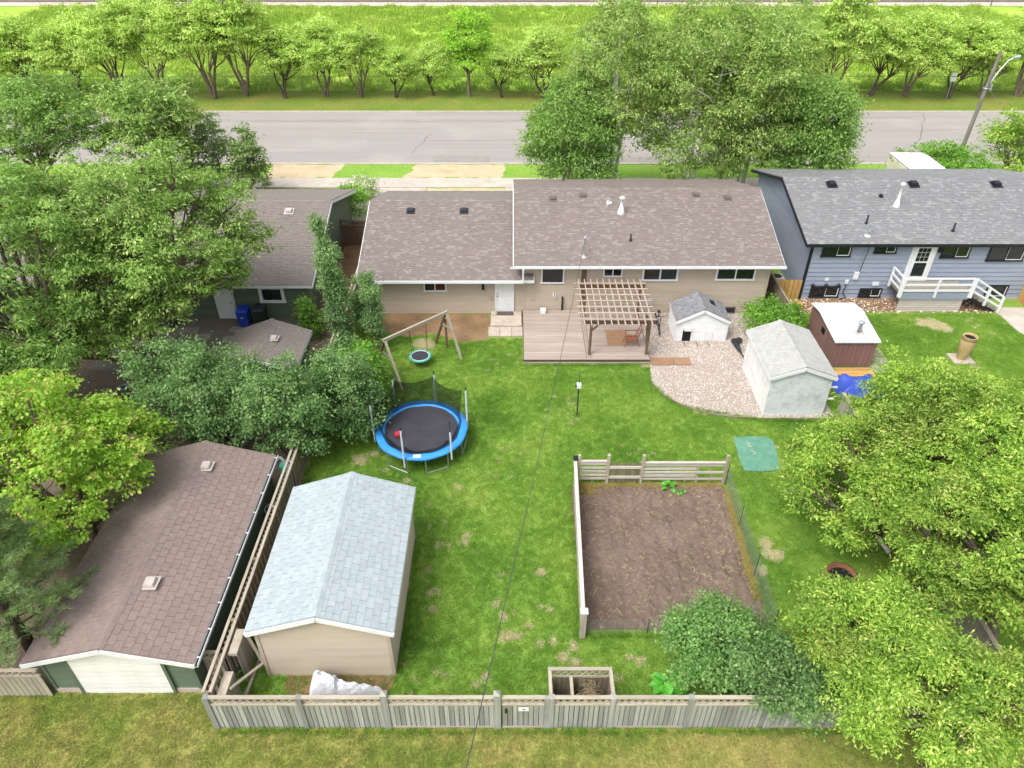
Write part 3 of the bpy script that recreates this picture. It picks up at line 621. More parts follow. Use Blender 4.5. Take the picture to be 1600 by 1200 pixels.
# ------------------------------------------------------------------ beige house and its attached garage wing
def beige_house():
    h = thing('beige_house', 'long beige sided bungalow with brown shingled roof behind the deck', 'house', (6, 34.7, 0))
    a = gable(h, .64, 13.73, 34.72, 45.88, 3.18, 4.98, 'x', .5, .55, M['beige'], M['brown_shingle'], .15, slopes=(True, True))
    b = gable(h, -7.72, .60, 34.75, 46.1, 2.31, 4.2, 'x', .5, .55, M['beige'], M['brown_shingle'], .15, slopes=(True, True))
    gutter(h, -.1, 14.35, 34.2, 3.18); gutter(h, -8.35, .62, 34.22, 2.31)
    downspout(h, [(.58, 34.0, 3.05), (.58, 34.0, 2.36)]); downspout(h, [(-7.6, 34.0, 2.2), (-7.75, 34.3, 2.0), (-8.1, 34.0, 1.75), (-8.5, 33.0, 1.5)])
    window(h, -4.78, -3.55, 1.39, 2.06, 34.75, 2, glass=['glass', 'glass_red'])
    window(h, 1.56, 2.79, 1.9, 2.85, 34.72, 1); window(h, 4.86, 5.89, 2.3, 2.9, 34.72, 2)
    window(h, 6.96, 8.87, 2.05, 2.9, 34.72, 2, fw=.09); window(h, 10.89, 12.99, 2.08, 2.93, 34.72, 2, fw=.09)
    window(h, 11.75, 12.3, .04, .42, 34.72, 1, 'vent_brown', .04)
    fr = MB().box(-.93, -.85, 34.64, 34.76, .16, 2.2); fr.box(.03, .11, 34.64, 34.76, .16, 2.2); fr.box(-.85, .03, 34.642, 34.76, 2.12, 2.2)
    fr.build('door_frame', M['white'], h)
    d = MB().box(-.85, .03, 34.68, 34.74, .16, 2.12)
    for x0, x1, z0, z1 in ((-.76, -.45, .3, .95), (-.37, -.06, .3, .95), (-.76, -.45, 1.1, 1.95), (-.37, -.06, 1.1, 1.95)):
        d.box(x0, x1, 34.672, 34.69, z0, z1)
    d = d.build('door', M['white'], h)
    k = MB(); k.tube([(-.78, 34.69, 1.1), (-.78, 34.62, 1.1)], [.02, .035], 8); k = k.build('handle', M['dark_metal']); k.parent = d
    k = MB().tube([(-.78, 34.69, 1.25), (-.78, 34.65, 1.25)], [.02, .025], 8).build('deadbolt', M['dark_metal']); k.parent = d
    lt = MB().box(-1.62, -1.5, 34.62, 34.74, 1.72, 1.82); lt._lathe(-1.56, 34.6, [(.04, 1.5), (.07, 1.55), (.07, 1.7), (.03, 1.74)], 10, True); lt.build('wall_lamp', M['black'], h)
    lt = MB()._lathe(-1.56, 34.6, [(.05, 1.44), (.055, 1.5)], 10, True); lt.build('lamp_bulb', M['white'], h)
    MB().box(-1.26, -1.12, 34.6, 34.74, .95, 1.1).build('hose_bib', M['beige'], h, bevel=.01)
    MB().box(1.0, 1.25, 34.66, 34.74, .85, 1.02).build('dryer_vent', M['beige'], h)
    for x, z in ((2.22, 1.1), (2.34, 1.0)): MB().box(x, x+.06, 34.62, 34.74, z, z+.26).build('outlet_cover', M['white'], h)
    MB().tube([(2.75, 34.55, .3), (2.75, 34.55, 1.0), (2.75, 34.7, 1.05)], .05, 8).build('vent_pipe', M['black'], h)
    MB().box(7.35, 7.75, 34.62, 34.74, .55, .95).build('meter_box', M['vent_pale'], h)
    sp = MB().box(3.72, 3.98, 34.64, 34.74, .6, 2.95); sp.build('service_panel', M['wood_brown'], h)
    for x, y, z in ((2.32, 39.37, 4.70), (4.05, 39.64, 4.77), (10.48, 39.69, 4.79), (12.22, 39.42, 4.71)): roofbox(h, x, y, z, .296)
    for x, y, z in ((-5.82, 39.48, 3.93), (-2.76, 39.48, 3.93)): roofbox(h, x, y, z, .31, m='dark_metal')
    flue(h, 6.07, 38.2, 4.36, .95); stack(h, 6.38, 36.03, 3.72, .4); stack(h, 3.3, 45.2, 3.5, .5)
    c = MB()
    for a_ in (0, 2.1, 4.2): c._lathe(5.45+.1*math.cos(a_), 38.94+.1*math.sin(a_), [(.06, 4.55), (.09, 4.68), (.04, 4.75)], 8, True)
    c.build('roof_cap', M['white'], h, True)
    m = MB(); m.tube([(3.79, 34.83, 3.3), (3.79, 34.83, 4.45), (3.79, 34.75, 4.58), (3.79, 34.66, 4.5)], .035, 8); m.tube([(3.79, 34.83, 4.3), (4.2, 35.4, 3.55)], .015, 6)
    m.build('service_mast', M['galv'], h); MB()._lathe(3.79, 34.83, [(.16, 3.36), (.09, 3.44), (.05, 3.5)], 10, True).build('mast_boot', M['vent_pale'], h)
    # concrete stoop
    s = thing('door_stoop', 'pale concrete landing with dark doormat below the white door', 'steps', (-.3, 33.9, 0))
    MB().box(-1.15, .52, 33.2, 34.68, 0, .15).build('landing', M['concrete_step'], s, bevel=.015)
    MB().box(-1.12, -.85, 34.2, 34.5, .15, .24).build('block', M['concrete_step'], s, bevel=.01)
    MB().box(-.82, .08, 34.22, 34.6, .152, .17).build('doormat', M['rug'], s)
    for k in range(3): bpiece('paver', M['concrete_step'], s, -1.25+.61*k, -.66+.61*k, 32.25, 33.15, 0, .09)
beige_house()

# ------------------------------------------------------------------ blue house
def blue_house():
    h = thing('blue_house', 'slate blue house with grey shingled roof and white back stairs', 'house', (23, 36.4, 0))
    g = gable(h, 16.4, 31.6, 36.34, 46.7, 3.6, 5.17, 'x', .45, .5, M['blue'], M['grey_shingle'], .28, trim='black', slopes=(True, True))
    zz = 0.12; n = 0
    while zz < 3.35:
        o = MB().add([(16.47, 36.25, zz), (31.53, 36.25, zz), (31.53, 36.288, zz+.262), (16.47, 36.288, zz+.262), (16.47, 36.33, zz), (31.53, 36.33, zz)], [(0, 1, 2, 3), (4, 5, 1, 0)]).build('siding_board', M['blue'], h); zz += .27
    MB().box(16.46, 31.54, 36.24, 36.33, 0, .12).build('foundation', M['concrete_step'], h)
    MB().box(16.33, 16.465, 36.23, 36.34, 0, 3.4).build('corner_trim', M['black'], h)
    for x0, x1, z0, z1, p in ((16.95, 18.55, 2.68, 3.4, 2), (19.8, 21.0, 2.88, 3.4, 2), (23.5, 25.05, 2.6, 3.4, 2), (26.1, 28.1, 2.42, 3.4, 2), (16.9, 18.55, .14, .84, 2), (19.7, 20.95, .14, .72, 2), (26.85, 28.05, .14, .92, 1)):
        o = window(h, x0, x1, z0, z1, 36.29, p, 'black', .07)
        b = MB()
        for k in range(p):
            a = x0+.08+(x1-x0-.16)/p*k
            if k == p-1: b.box(a+.0, a+.05, 36.205, 36.222, z0+.08, z1-.08); b.box(a+.05, x1-.08, 36.205, 36.222, z0+.08, z0+.12); b.box(x1-.12, x1-.08, 36.205, 36.222, z0+.12, z1-.08)
        b = b.build('sash', M['white']); b.parent = o
    # half glazed door
    MB().box(21.85, 23.2, 36.2, 36.31, 1.22, 3.42).build('door_frame', M['white'], h)
    d = MB().box(22.0, 23.02, 36.16, 36.2, 1.24, 3.34).build('door', M['white'], h)
    for i in range(3):
        for j in range(3): p = MB().box(22.18+.23*i, 22.38+.23*i, 36.145, 36.16, 2.45+.27*j, 2.69+.27*j).build('pane', M['glass']); p.parent = d
    p = MB().box(22.18, 22.86, 36.145, 36.16, 1.55, 2.35).build('pane', M['glass']); p.parent = d
    for x, y in ((18.56, 40.8), (23.32, 40.8), (28.12, 40.8)): roofbox(h, x, y, 4.98, .278, .4, .2, 'black')
    flue(h, 21.69, 38.94, 4.45, 1.35, .08); roofbox(h, 21.09, 39.77, 4.68, .278, .16, .14, 'black', 'roof_cap')
    stack(h, 19.54, 37.5, 4.06, .5); stack(h, 24.08, 36.88, 3.9, .5)
    m = MB(); m.tube([(19.3, 36.55, 3.75), (19.3, 36.55, 4.4), (19.3, 36.45, 4.5)], .04, 8); m.tube([(19.3, 36.55, 4.3), (19.75, 36.9, 3.9)], .015, 6); m.build('service_mast', M['galv'], h)
    MB()._lathe(19.3, 36.55, [(.2, 3.78), (.1, 3.84)], 10, True).build('mast_boot', M['white'], h)
    MB().tube([(19.32, 36.26, 3.4), (19.2, 36.26, 2.0), (19.2, 36.26, 1.7)], .035, 6).build('conduit', M['blue'], h)
    MB().tube([(19.5, 36.26, 3.4), (19.38, 36.26, 2.0), (19.38, 36.26, 1.7)], .02, 6).build('conduit', M['black'], h)
    MB().box(19.1, 19.35, 36.16, 36.3, 1.3, 1.75).build('meter_box', M['white'], h, bevel=.02)
    MB().box(18.72, 18.9, 36.2, 36.3, 1.0, 1.25).build('meter_box', M['white'], h, bevel=.02)
    for x in (16.95, 17.7, 18.4): MB()._lathe(x, 36.2, [(.02, 1.05), (.11, .95), (.12, .93)], 10, False).build('wall_lamp', M['black'], h)
    MB().box(17.55, 17.75, 36.22, 36.3, 1.2, 1.35).build('utility_cover', M['white'], h); MB().box(20.3, 20.65, 36.2, 36.3, .9, 1.1).build('utility_cover', M['white'], h)
    MB().tube([(18.8, 36.15, 1.0), (18.7, 36.1, .5), (18.95, 36.1, .2), (18.6, 36.1, .1)], .03, 6).build('cable_bundle', M['black'], h)
    l = MB()._lathe(23.35, 36.2, [(.05, 2.95), (.09, 3.05), (.07, 3.25), (.02, 3.3)], 10, True).build('wall_lamp', M['black'], h)
    # back stairs
    s = thing('back_stairs', 'white railed wooden landing and steps down from the blue house door', 'stairs', (23, 35.5, 0))
    MB().box(21.2, 25.0, 34.85, 36.2, 1.1, 1.2).build('landing', M['wood_grey'], s)
    MB().box(21.2, 25.0, 34.8, 34.85, .82, 1.2).build('landing_skirt', M['blue'], s)
    for k in range(6): bpiece('skirt_board', M['wood_white'], s, 21.3, 24.8, 34.86, 34.9, .02+.135*k, .13+.135*k)
    zt = 2.05
    def rail(p, q, n, zt0, zt1, zb0, zb1):
        for t in [0]+[(k+1)/n for k in range(n)]:
            x, y = p[0]+(q[0]-p[0])*t, p[1]+(q[1]-p[1])*t; a, b = zb0+(zb1-zb0)*t, zt0+(zt1-zt0)*t
            beampiece('rail_post', M['white'], s, (x, y, a), (x, y, b), .11, .11)
        for f in (.3, .64, 1): beampiece('rail', M['white'], s, (p[0], p[1]-.0, zb0+.12+(zt0-zb0-.12)*f), (q[0], q[1], zb1+.12+(zt1-zb1-.12)*f), .05, .1)
    rail((21.2, 34.78), (24.95, 34.78), 2, 2.1, 2.1, .95, .95); rail((21.15, 36.1), (21.15, 34.86), 1, 2.1, 2.1, .95, .95)
    rail((25.05, 34.76), (26.9, 34.76), 2, 2.1, 1.0, .95, -.02)
    for k in range(6): bpiece('step', M['wood_grey'], s, 25.05+.3*k, 25.38+.3*k, 34.85, 36.1, 1.0-.18*k, 1.05-.18*k)
    st = MB().add([(25.0, 34.83, 1.05), (26.9, 34.83, -.05+.05), (26.6, 34.83, 0), (25.0, 34.83, .8), (25.0, 34.87, 1.05), (26.9, 34.87, 0), (26.6, 34.87, 0), (25.0, 34.87, .8)], [(0,3,2,1),(4,5,6,7),(0,1,5,4),(3,7,6,2)]); st.build('stringer', M['black'], s)
    fn = thing('cedar_fence', 'short new orange wooden fence at the right end of the blue house', 'fence', (29.2, 35.8, 0))
    for k in range(6): bpiece('board', M['wood_new'], fn, 28.75+.01*k, 28.79+.01*k, 34.4+.3*k, 34.66+.3*k, 0, 1.7)
    ft = thing('cedar_gate', 'small new orange wooden gate between the beige and blue houses', 'gate', (15.6, 36.0, 0))
    for k in range(6): bpiece('board', M['wood_new'], ft, 14.9+.24*k, 15.1+.24*k, 36.2, 36.24, 0, 1.25)
    bpiece('cap_board', M['wood_new'], ft, 14.8, 16.3, 35.3, 35.7, .0, .18)
    ac = thing('air_conditioner', 'grey air conditioner unit in the gap between the two houses', 'air conditioner', (15.4, 37.6, 0))
    MB().box(15.05, 15.75, 37.3, 38.0, 0, .75).build('casing', M['vent_pale'], ac, bevel=.03); MB()._lathe(15.4, 37.65, [(.27, .755), (.27, .77), (.1, .79)], 16, True).build('fan_grille', M['dark_metal'], ac)
blue_house()

# ------------------------------------------------------------------ left neighbour's green house
def green_house():
    h = thing('green_house', 'dark green sided house with brown roof beyond the tall hedge trees', 'house', (-17, 34.3, 0))
    gable(h, -30, -10.95, 34.2, 46.4, 2.3, 4.25, 'x', .5, .45, M['green'], M['left_shingle'], .13, slopes=(True, True))
    window(h, -13.55, -12.2, 1.0, 2.0, 34.2, 1, 'white', .17)
    MB().box(-16.0, -14.95, 34.12, 34.22, 0, 2.06).build('door_frame', M['white'], h)
    d = MB().box(-15.9, -15.05, 34.08, 34.13, .05, 2.0).build('door', M['white'], h); k = MB()._lathe(-15.15, 34.04, [(.03, 1.0), (.03, 1.06)], 8).build('handle', M['dark_metal']); k.parent = d
    roofbox(h, -12.75, 39.3, 3.98, .32, .36, .16, 'vent_pale')
green_house()

# ------------------------------------------------------------------ foreground shed, left garage, small sheds
def sheds():
    h = thing('tan_shed', 'tan sided garden shed with pale blue grey shingled roof by the back fence', 'shed', (-5.6, 15.6, 0))
    gable(h, -7.56, -3.66, 12.86, 18.4, 2.45, 3.18, 'y', .2, .2, M['tan'], M['blue_shingle'], .13, shingle=(.225, .42), lam=False, parts=(True, True))
    h = thing('green_garage', 'green detached garage with mauve brown roof and peeling white door', 'garage', (-11.6, 16.4, 0))
    g = gable(h, -13.85, -9.45, 12.3, 20.6, 1.9, 2.62, 'y', .28, .3, M['green'], M['garage_shingle'], .13, shingle=(.25, .34), lam=False, parts=(True, False))
    # white plank door and gable
    for k in range(11):
        z0, z1 = .02+.205*k, .215+.205*k
        top = 2.47; zw = 1.86
        xl, xr = -13.0, -10.3
        f = (2.46-z1)/.3; xl, xr = max(xl, -11.65-f), min(xr, -11.65+f)
        if xr-xl > .2: bpiece('door_plank', M['white_peel'], h, xl, xr, 12.22, 12.262, z0, z1)
    for x in (-13.05, -10.25): MB().box(x-.05, x+.05, 12.2, 12.28, 0, 1.9).build('door_frame', M['green'], h)
    MB().box(-13.85, -13.1, 12.24, 12.3, 0, .22).build('foundation', M['concrete_step'], h); MB().box(-10.2, -9.45, 12.24, 12.3, 0, .22).build('foundation', M['concrete_step'], h)
    for x, y, in ((-11.2, 19.6), (-11.15, 14.35)): roofbox(h, x, y, 2.5, 0, .34, .15, 'vent_pale')
    gt = MB(); x = -9.17
    gt.box(x, x+.02, 11.98, 20.92, 1.78, 1.9); gt.box(x+.12, x+.14, 11.98, 20.92, 1.8, 1.9); gt.box(x+.02, x+.12, 11.98, 20.92, 1.78, 1.79)
    gt.build('gutter', M['white'], h); tr = MB().box(x+.02, x+.12, 11.99, 20.91, 1.8, 1.81).build('gutter_bed', M['rubber'], h)
    for k in range(10): bpiece('gutter_strap', M['white'], h, x, x+.14, 12.2+.95*k, 12.24+.95*k, 1.895, 1.91)
    downspout(h, [(-9.1, 20.85, 1.8), (-9.0, 21.0, 1.7), (-8.9, 21.0, 1.5), (-8.85, 20.9, .3)])
    # small green shed with brown roof
    h = thing('green_shed', 'small dark green shed with brown shingled roof beside the patio', 'shed', (-11.4, 28.2, 0))
    gable(h, -13.0, -9.95, 26.7, 29.5, 2.0, 2.65, 'y', .25, .25, M['green'], M['left_shingle'], .13, shingle=(.15, .3))
    roofbox(h, -11.0, 28.2, 2.5, 0, .3, .14, 'vent_pale')
    # white shed
    h = thing('white_shed', 'weathered white shed with pale grey roof on the gravel', 'shed', (12.7, 27.7, 0))
    gable(h, 11.45, 14.05, 25.8, 29.4, 2.16, 2.7, 'y', .16, .15, M['white_side'], M['pale_shingle'], .6, shingle=(.14, .3))
    f = MB(); f.add([(11.4, 25.735, .02), (14.1, 25.735, .02), (14.1, 25.735, 2.06), (12.75, 25.735, 2.5), (11.4, 25.735, 2.06)], [(0, 1, 2, 3, 4)]); f.add([(11.4, 25.8, .02), (11.4, 25.8, 2.06), (11.4, 25.735, 2.06), (11.4, 25.735, .02)], [(0, 1, 2, 3)])
    f.build('front_panel', M['shed_front'], h)
    for z in (.75, 1.4): MB().box(14.08, 14.5, 25.9, 26.0, z, z+.05).build('side_shelf', M['white'], h)
    # little white playhouse / kennel
    h = thing('white_kennel', 'little white playhouse with dark doorway and weathered grey roof', 'playhouse', (9.8, 32.8, 0))
    gable(h, 8.5, 11.1, 31.9, 33.6, 1.25, 1.95, 'y', .08, .1, M['white'], M['kennel_shingle'], .14, shingle=(.16, .2))
    MB().box(8.85, 9.28, 31.84, 31.9, .03, .68).build('doorway', M['rubber'], h)
    fr = MB().box(8.8, 8.85, 31.85, 31.9, 0, .7); fr.box(9.28, 9.33, 31.85, 31.9, 0, .7); fr.build('door_frame', M['white'], h)
    MB().box(8.9, 9.28, 31.72, 31.88, .70, .86).build('door_flap', M['white'], h)
    MB().box(10.0, 10.42, 31.83, 31.9, .05, .6).build('shutter', M['white'], h)
    sk = MB().box(-.14, .14, -.2, .2, 0, .03); sk.xf(Matrix.Translation((10.45, 33.0, 1.66)) @ Matrix.Rotation(math.atan(.5), 4, 'Y')); sk.build('skylight', M['black'], h)
    # brown shed with white roof
    h = thing('maroon_shed', 'maroon panelled shed with shallow white roof and vent pipe', 'shed', (16.8, 31.2, 0))
    x0, x1, y0, y1 = 15.72, 17.75, 29.5, 32.9
    MB().box(x0+.03, x1-.03, y0+.03, y1-.03, 0, 1.5).build('wall', M['maroon'], h)
    for k in range(9): bpiece('wall_panel', M['maroon'], h, x0+.226*k, x0+.226*k+.215, y0, y0+.025, 0, 1.52)
    for k in range(15): bpiece('wall_panel', M['maroon'], h, x0, x0+.025, y0+.03+.226*k, y0+.245+.226*k, 0, 1.52)
    r = MB().add([(x0-.1, y0-.1, 1.5), (x1+.1, y0-.1, 1.5), (x1+.1, 31.9, 1.78), (x0-.1, 31.9, 1.78), (x1+.1, y1+.1, 1.6), (x0-.1, y1+.1, 1.6),
                  (x0-.1, y0-.1, 1.56), (x1+.1, y0-.1, 1.56), (x1+.1, 31.9, 1.84), (x0-.1, 31.9, 1.84), (x1+.1, y1+.1, 1.66), (x0-.1, y1+.1, 1.66)],
                 [(6,7,8,9),(9,8,10,11),(0,1,7,6),(1,2,8,7),(2,4,10,8),(5,11,10,4),(0,6,9,3),(3,9,11,5),(1,0,3,2),(2,3,5,4)])
    r.build('roof', M['white'], h); MB().box(x0-.02, x0+.02, 30.9, 31.3, 1.0, 1.3).build('window', M['glass'], h)
    p = MB()._lathe(17.0, 30.15, [(.1, 1.5), (.1, 2.15), (.15, 2.17), (.15, 2.25), (.05, 2.3)], 14).build('vent_pipe', M['galv'], h, True)
    MB().box(16.8, 17.25, 29.95, 30.4, 1.6, 1.66).build('flashing', M['vent_pale'], h)
    # travel trailer on the street side
    h = thing('travel_trailer', 'white and cream box trailer parked beyond the blue house', 'trailer', (29, 51, 0))
    MB().box(27.6, 30.1, 48.0, 52.7, .6, 2.75).build('body', M['cream'], h, bevel=.12); MB().box(27.58, 30.12, 47.98, 52.72, 2.76, 2.84).build('roof', M['white'], h, bevel=.03)
    for sx in (27.75, 29.95):
        w_ = MB().torus((sx, 50.2, .36), .26, .1, 20, 8, (1, 0, 0)).build('wheel', M['rubber'], h)
    MB().beam((28.85, 52.7, .5), (28.85, 53.7, .5), .12, .12).build('tow_bar', M['black'], h)
sheds()

# ------------------------------------------------------------------ fences
def lattice(x0, x1, z0, z1, th, step=.2):
    """strips in the plane y=0 from x0 to x1"""
    mb = MB(); hgt = z1-z0; n = int((x1-x0+hgt)/step)+1
    for sgn, yo in ((1, -.006), (-1, .006)):
        for k in range(n):
            a = x0 - hgt + k*step if sgn > 0 else x0 + k*step; b = a + hgt*sgn if sgn > 0 else a - hgt
            pa, pb = (a, z0), (b, z1)
            if pa[0] > pb[0]: pa, pb = pb, pa
            def clip(p, q):
                (ax, az), (bx, bz) = p, q
                if bx <= x0 or ax >= x1: return None
                if ax < x0: az += (bz-az)*(x0-ax)/(bx-ax); ax = x0
                if bx > x1: bz = az + (bz-az)*(x1-ax)/(bx-ax); bx = x1
                return (ax, az), (bx, bz)
            r = clip(pa, pb)
            if r and r[1][0]-r[0][0] > .03: mb.beam((r[0][0], yo, r[0][1]), (r[1][0], yo, r[1][1]), .011, .032, (0, 1, 0) if 0 else (0, 0, 1))
    return mb
def back_fence():
    f = thing('back_fence', 'weathered grey picket fence with lattice top along the back lane', 'fence', (0, 11.16, 0))
    g = thing('lane_gate', 'narrow lattice topped gate with small white notice in the back fence', 'gate', (.35, 11.16, 0))
    y = 11.16
    posts = [-8.62, -6.0, -3.6, -.42, 1.12, 2.85, 5.05, 7.4, 9.8, 12.2, 14.4]
    # gate stands between x=-0.28 and 0.92
    for i, x in enumerate(posts):
        big = abs(x+.42) < .01 or abs(x+3.6) < .01
        wd = .16 if not big else .2; hh = 1.62 if not big else 1.78
        bpiece('post', M['wood_blue'], f, x-wd/2, x+wd/2, y-.07, y+.09, 0, hh)
        if big: MB().add([(x-.1, y-.09, 1.78), (x+.1, y-.09, 1.78), (x+.1, y+.11, 1.78), (x-.1, y+.11, 1.78), (x, y, 1.88)], [(0, 1, 4), (1, 2, 4), (2, 3, 4), (3, 0, 4)]).build('post_cap', M['wood_blue'], f)
    def bay(root, a, b, low):
        n = max(1, round((b-a)/.145)); wd = (b-a)/n; rg = random.Random(int(a*100))
        for k in range(n): bpiece('board', M['wood_blue'], root, a+wd*k+.011, a+wd*(k+1)-.011, y-.035+rg.uniform(-.004, .004), y-.012, .03+rg.uniform(0, .03), 1.24)
        bpiece('rail', M['wood_cap'], root, a, b, y-.05, y+.05, 1.242, 1.3); bpiece('cap_rail', M['wood_cap'], root, a-.01, b+.01, y-.05, y+.06, 1.575, 1.615)
        if low: bpiece('rail', M['wood_cap'], root, a, b, y-.05, y-.036, .05, .14)
        bpiece('rail', M['wood_old'], root, a, b, y-.01, y+.03, .25, .34)
        la = lattice(a, b, 1.302, 1.572, .01); la.xf(Matrix.Translation((0, y, 0))); la.build('lattice', M['wood_cap'], root)
    for i, (a, b) in enumerate(zip(posts, posts[1:])):
        if abs(a+.42) < .01: bay(g, -.28, .92, True); continue
        wa = .1 if a in (-3.6, -.42) else .08; bay(f, a+wa, b-.08-(.02 if b in (-3.6, -.42) else 0), i in (2, 5, 7, 8))
    MB().box(.18, .48, y-.06, y-.045, .98, 1.16).build('notice', M['white'], g); MB().box(.3, .37, y-.066, y-.0605, 1.06, 1.1).build('notice_mark', M['black'], g); bpiece('latch', M['black'], g, -.2, -.14, y-.08, y-.04, .9, 1.1)
    MB().box(.92, 1.04, y-.06, y+.06, 0, 1.6).build('gate_post', M['wood_blue'], g)
back_fence()

def side_fence():
    f = thing('side_fence', 'old double sided grey brown fence with lattice top between shed and garage', 'fence', (-8.6, 20, 0))
    x = -8.62; ys = [11.3 + 2.4*k for k in range(14)]
    rg = random.Random(5)
    for i, (a, b) in enumerate(zip(ys, ys[1:])):
        bpiece('post', M['wood_old'], f, x-.06, x+.06, a-.06, a+.06, 0, 1.62)
        n = 16; wd = (b-a)/n
        for k in range(n):
            s = .06 if k % 2 else -.06
            bpiece('board', M['wood_grey' if i < 1 else 'wood_old'], f, x+s-.012, x+s+.012, a+wd*k+.005, a+wd*(k+1)-.005, .03+rg.uniform(0, .03), 1.28)
        for s in (-.1, .1): bpiece('cap_rail', M['wood_cap'], f, x+s-.045, x+s+.045, a, b-.01, 1.6+(0 if i % 2 else .004), 1.64+(0 if i % 2 else .004))
        bpiece('rail', M['wood_old'], f, x-.05, x+.05, a, b, 1.281, 1.33); bpiece('rail', M['wood_old'], f, x+.08, x+.12, a+.06, b-.06, .25, .34)
        la = lattice(-(b-a)/2+.06, (b-a)/2-.06, 1.332, 1.6, .01, .2); la.xf(Matrix.Translation((x, (a+b)/2, 0)) @ Matrix.Rotation(R(90), 4, 'Z')); la.build('lattice', M['wood_cap'], f)
    # leaning boxed boards and braces at the corner inside the yard
    for y0, y1, z in ((11.35, 12.1, 1.35), (12.55, 13.4, 1.55)):
        bpiece('boxed_post', M['wood_cap'], f, x+.2, x+.46, y0, y1, z-.1, z+.02)
        for k in range(5): bpiece('board', M['wood_grey'], f, x+.44, x+.46, y0+(y1-y0)/5*k, y0+(y1-y0)/5*(k+1)-.012, .1, z-.102)
    beampiece('brace', M['wood_cap'], f, (x+.5, 11.6, 1.3), (x+1.0, 13.0, .5), .09, .05); beampiece('brace', M['wood_cap'], f, (x+.5, 13.3, 1.4), (x+.95, 12.9, .5), .09, .05)
    beampiece('brace', M['wood_cap'], f, (x+.5, 11.6, .05), (x+.7, 14.2, .1), .09, .1)
    # front lattice gate of the passage
    g = thing('passage_gate', 'brown lattice topped gate across the passage by the green house', 'gate', (-9.8, 43.2, 0))
    for k in range(14): bpiece('board', M['wood_brown'], g, -10.85+.15*k, -10.72+.15*k, 43.2, 43.23, 0, 1.35)
    bpiece('cap_rail', M['wood_brown'], g, -10.9, -8.75, 43.16, 43.28, 1.7, 1.75); bpiece('rail', M['wood_brown'], g, -10.9, -8.75, 43.17, 43.27, 1.352, 1.4)
    la = lattice(-10.88, -8.78, 1.4, 1.7, .01, .2); la.xf(Matrix.Translation((0, 43.22, 0))); la.build('lattice', M['wood_brown'], g)
    for xx in (-10.92, -8.76): bpiece('post', M['wood_brown'], g, xx-.05, xx+.05, 43.1, 43.2, 0, 1.78)
    # two lane-side pieces by the garage
    for xa, xb, y, lab in ((-16.6, -13.95, 12.15, 'grey board fence left of the green garage under the pine'), (-9.38, -8.78, 12.75, 'short lattice topped fence piece between the garage and side fence')):
        q = thing('board_fence', lab, 'fence', ((xa+xb)/2, y, 0)); n = max(3, int((xb-xa)/.16)); wd = (xb-xa)/n
        for k in range(n): bpiece('board', M['wood_cap'], q, xa+wd*k+.01, xa+wd*(k+1)-.01, y-.02, y, .02, 1.05)
        bpiece('rail', M['wood_cap'], q, xa, xb, y-.04, y+.03, 1.052, 1.1); bpiece('cap_rail', M['wood_cap'], q, xa, xb, y-.06, y+.05, 1.34, 1.38)
        la = lattice(xa, xb, 1.1, 1.34, .01); la.xf(Matrix.Translation((0, y, 0))); la.build('lattice', M['wood_cap'], q)
    # fence to the right neighbour
    q = thing('boundary_fence', 'grey board fence between the yards, mostly hidden under the bright maples', 'fence', (14.55, 18, 0))
    for k in range(94): bpiece('board', M['wood_grey'], q, 14.53, 14.555, 11.3+.15*k, 11.435+.15*k, .02, 1.5)
    for z in (.3, 1.2): bpiece('rail', M['wood_old'], q, 14.556, 14.6, 11.3, 25.4, z, z+.09)
    bpiece('cap_rail', M['wood_cap'], q, 14.48, 14.64, 11.3, 25.4, 1.502, 1.54)
    q = thing('gap_fence', 'dark solid board fence beside the right end wall of the beige house', 'fence', (14.5, 35, 0))
    for k in range(22): bpiece('board', M['wood_old'], q, 14.5, 14.53, 32.9+.2*k, 33.09+.2*k, .02, 1.6)
    bpiece('cap_rail', M['wood_old'], q, 14.46, 14.57, 32.9, 37.3, 1.602, 1.64)
side_fence()

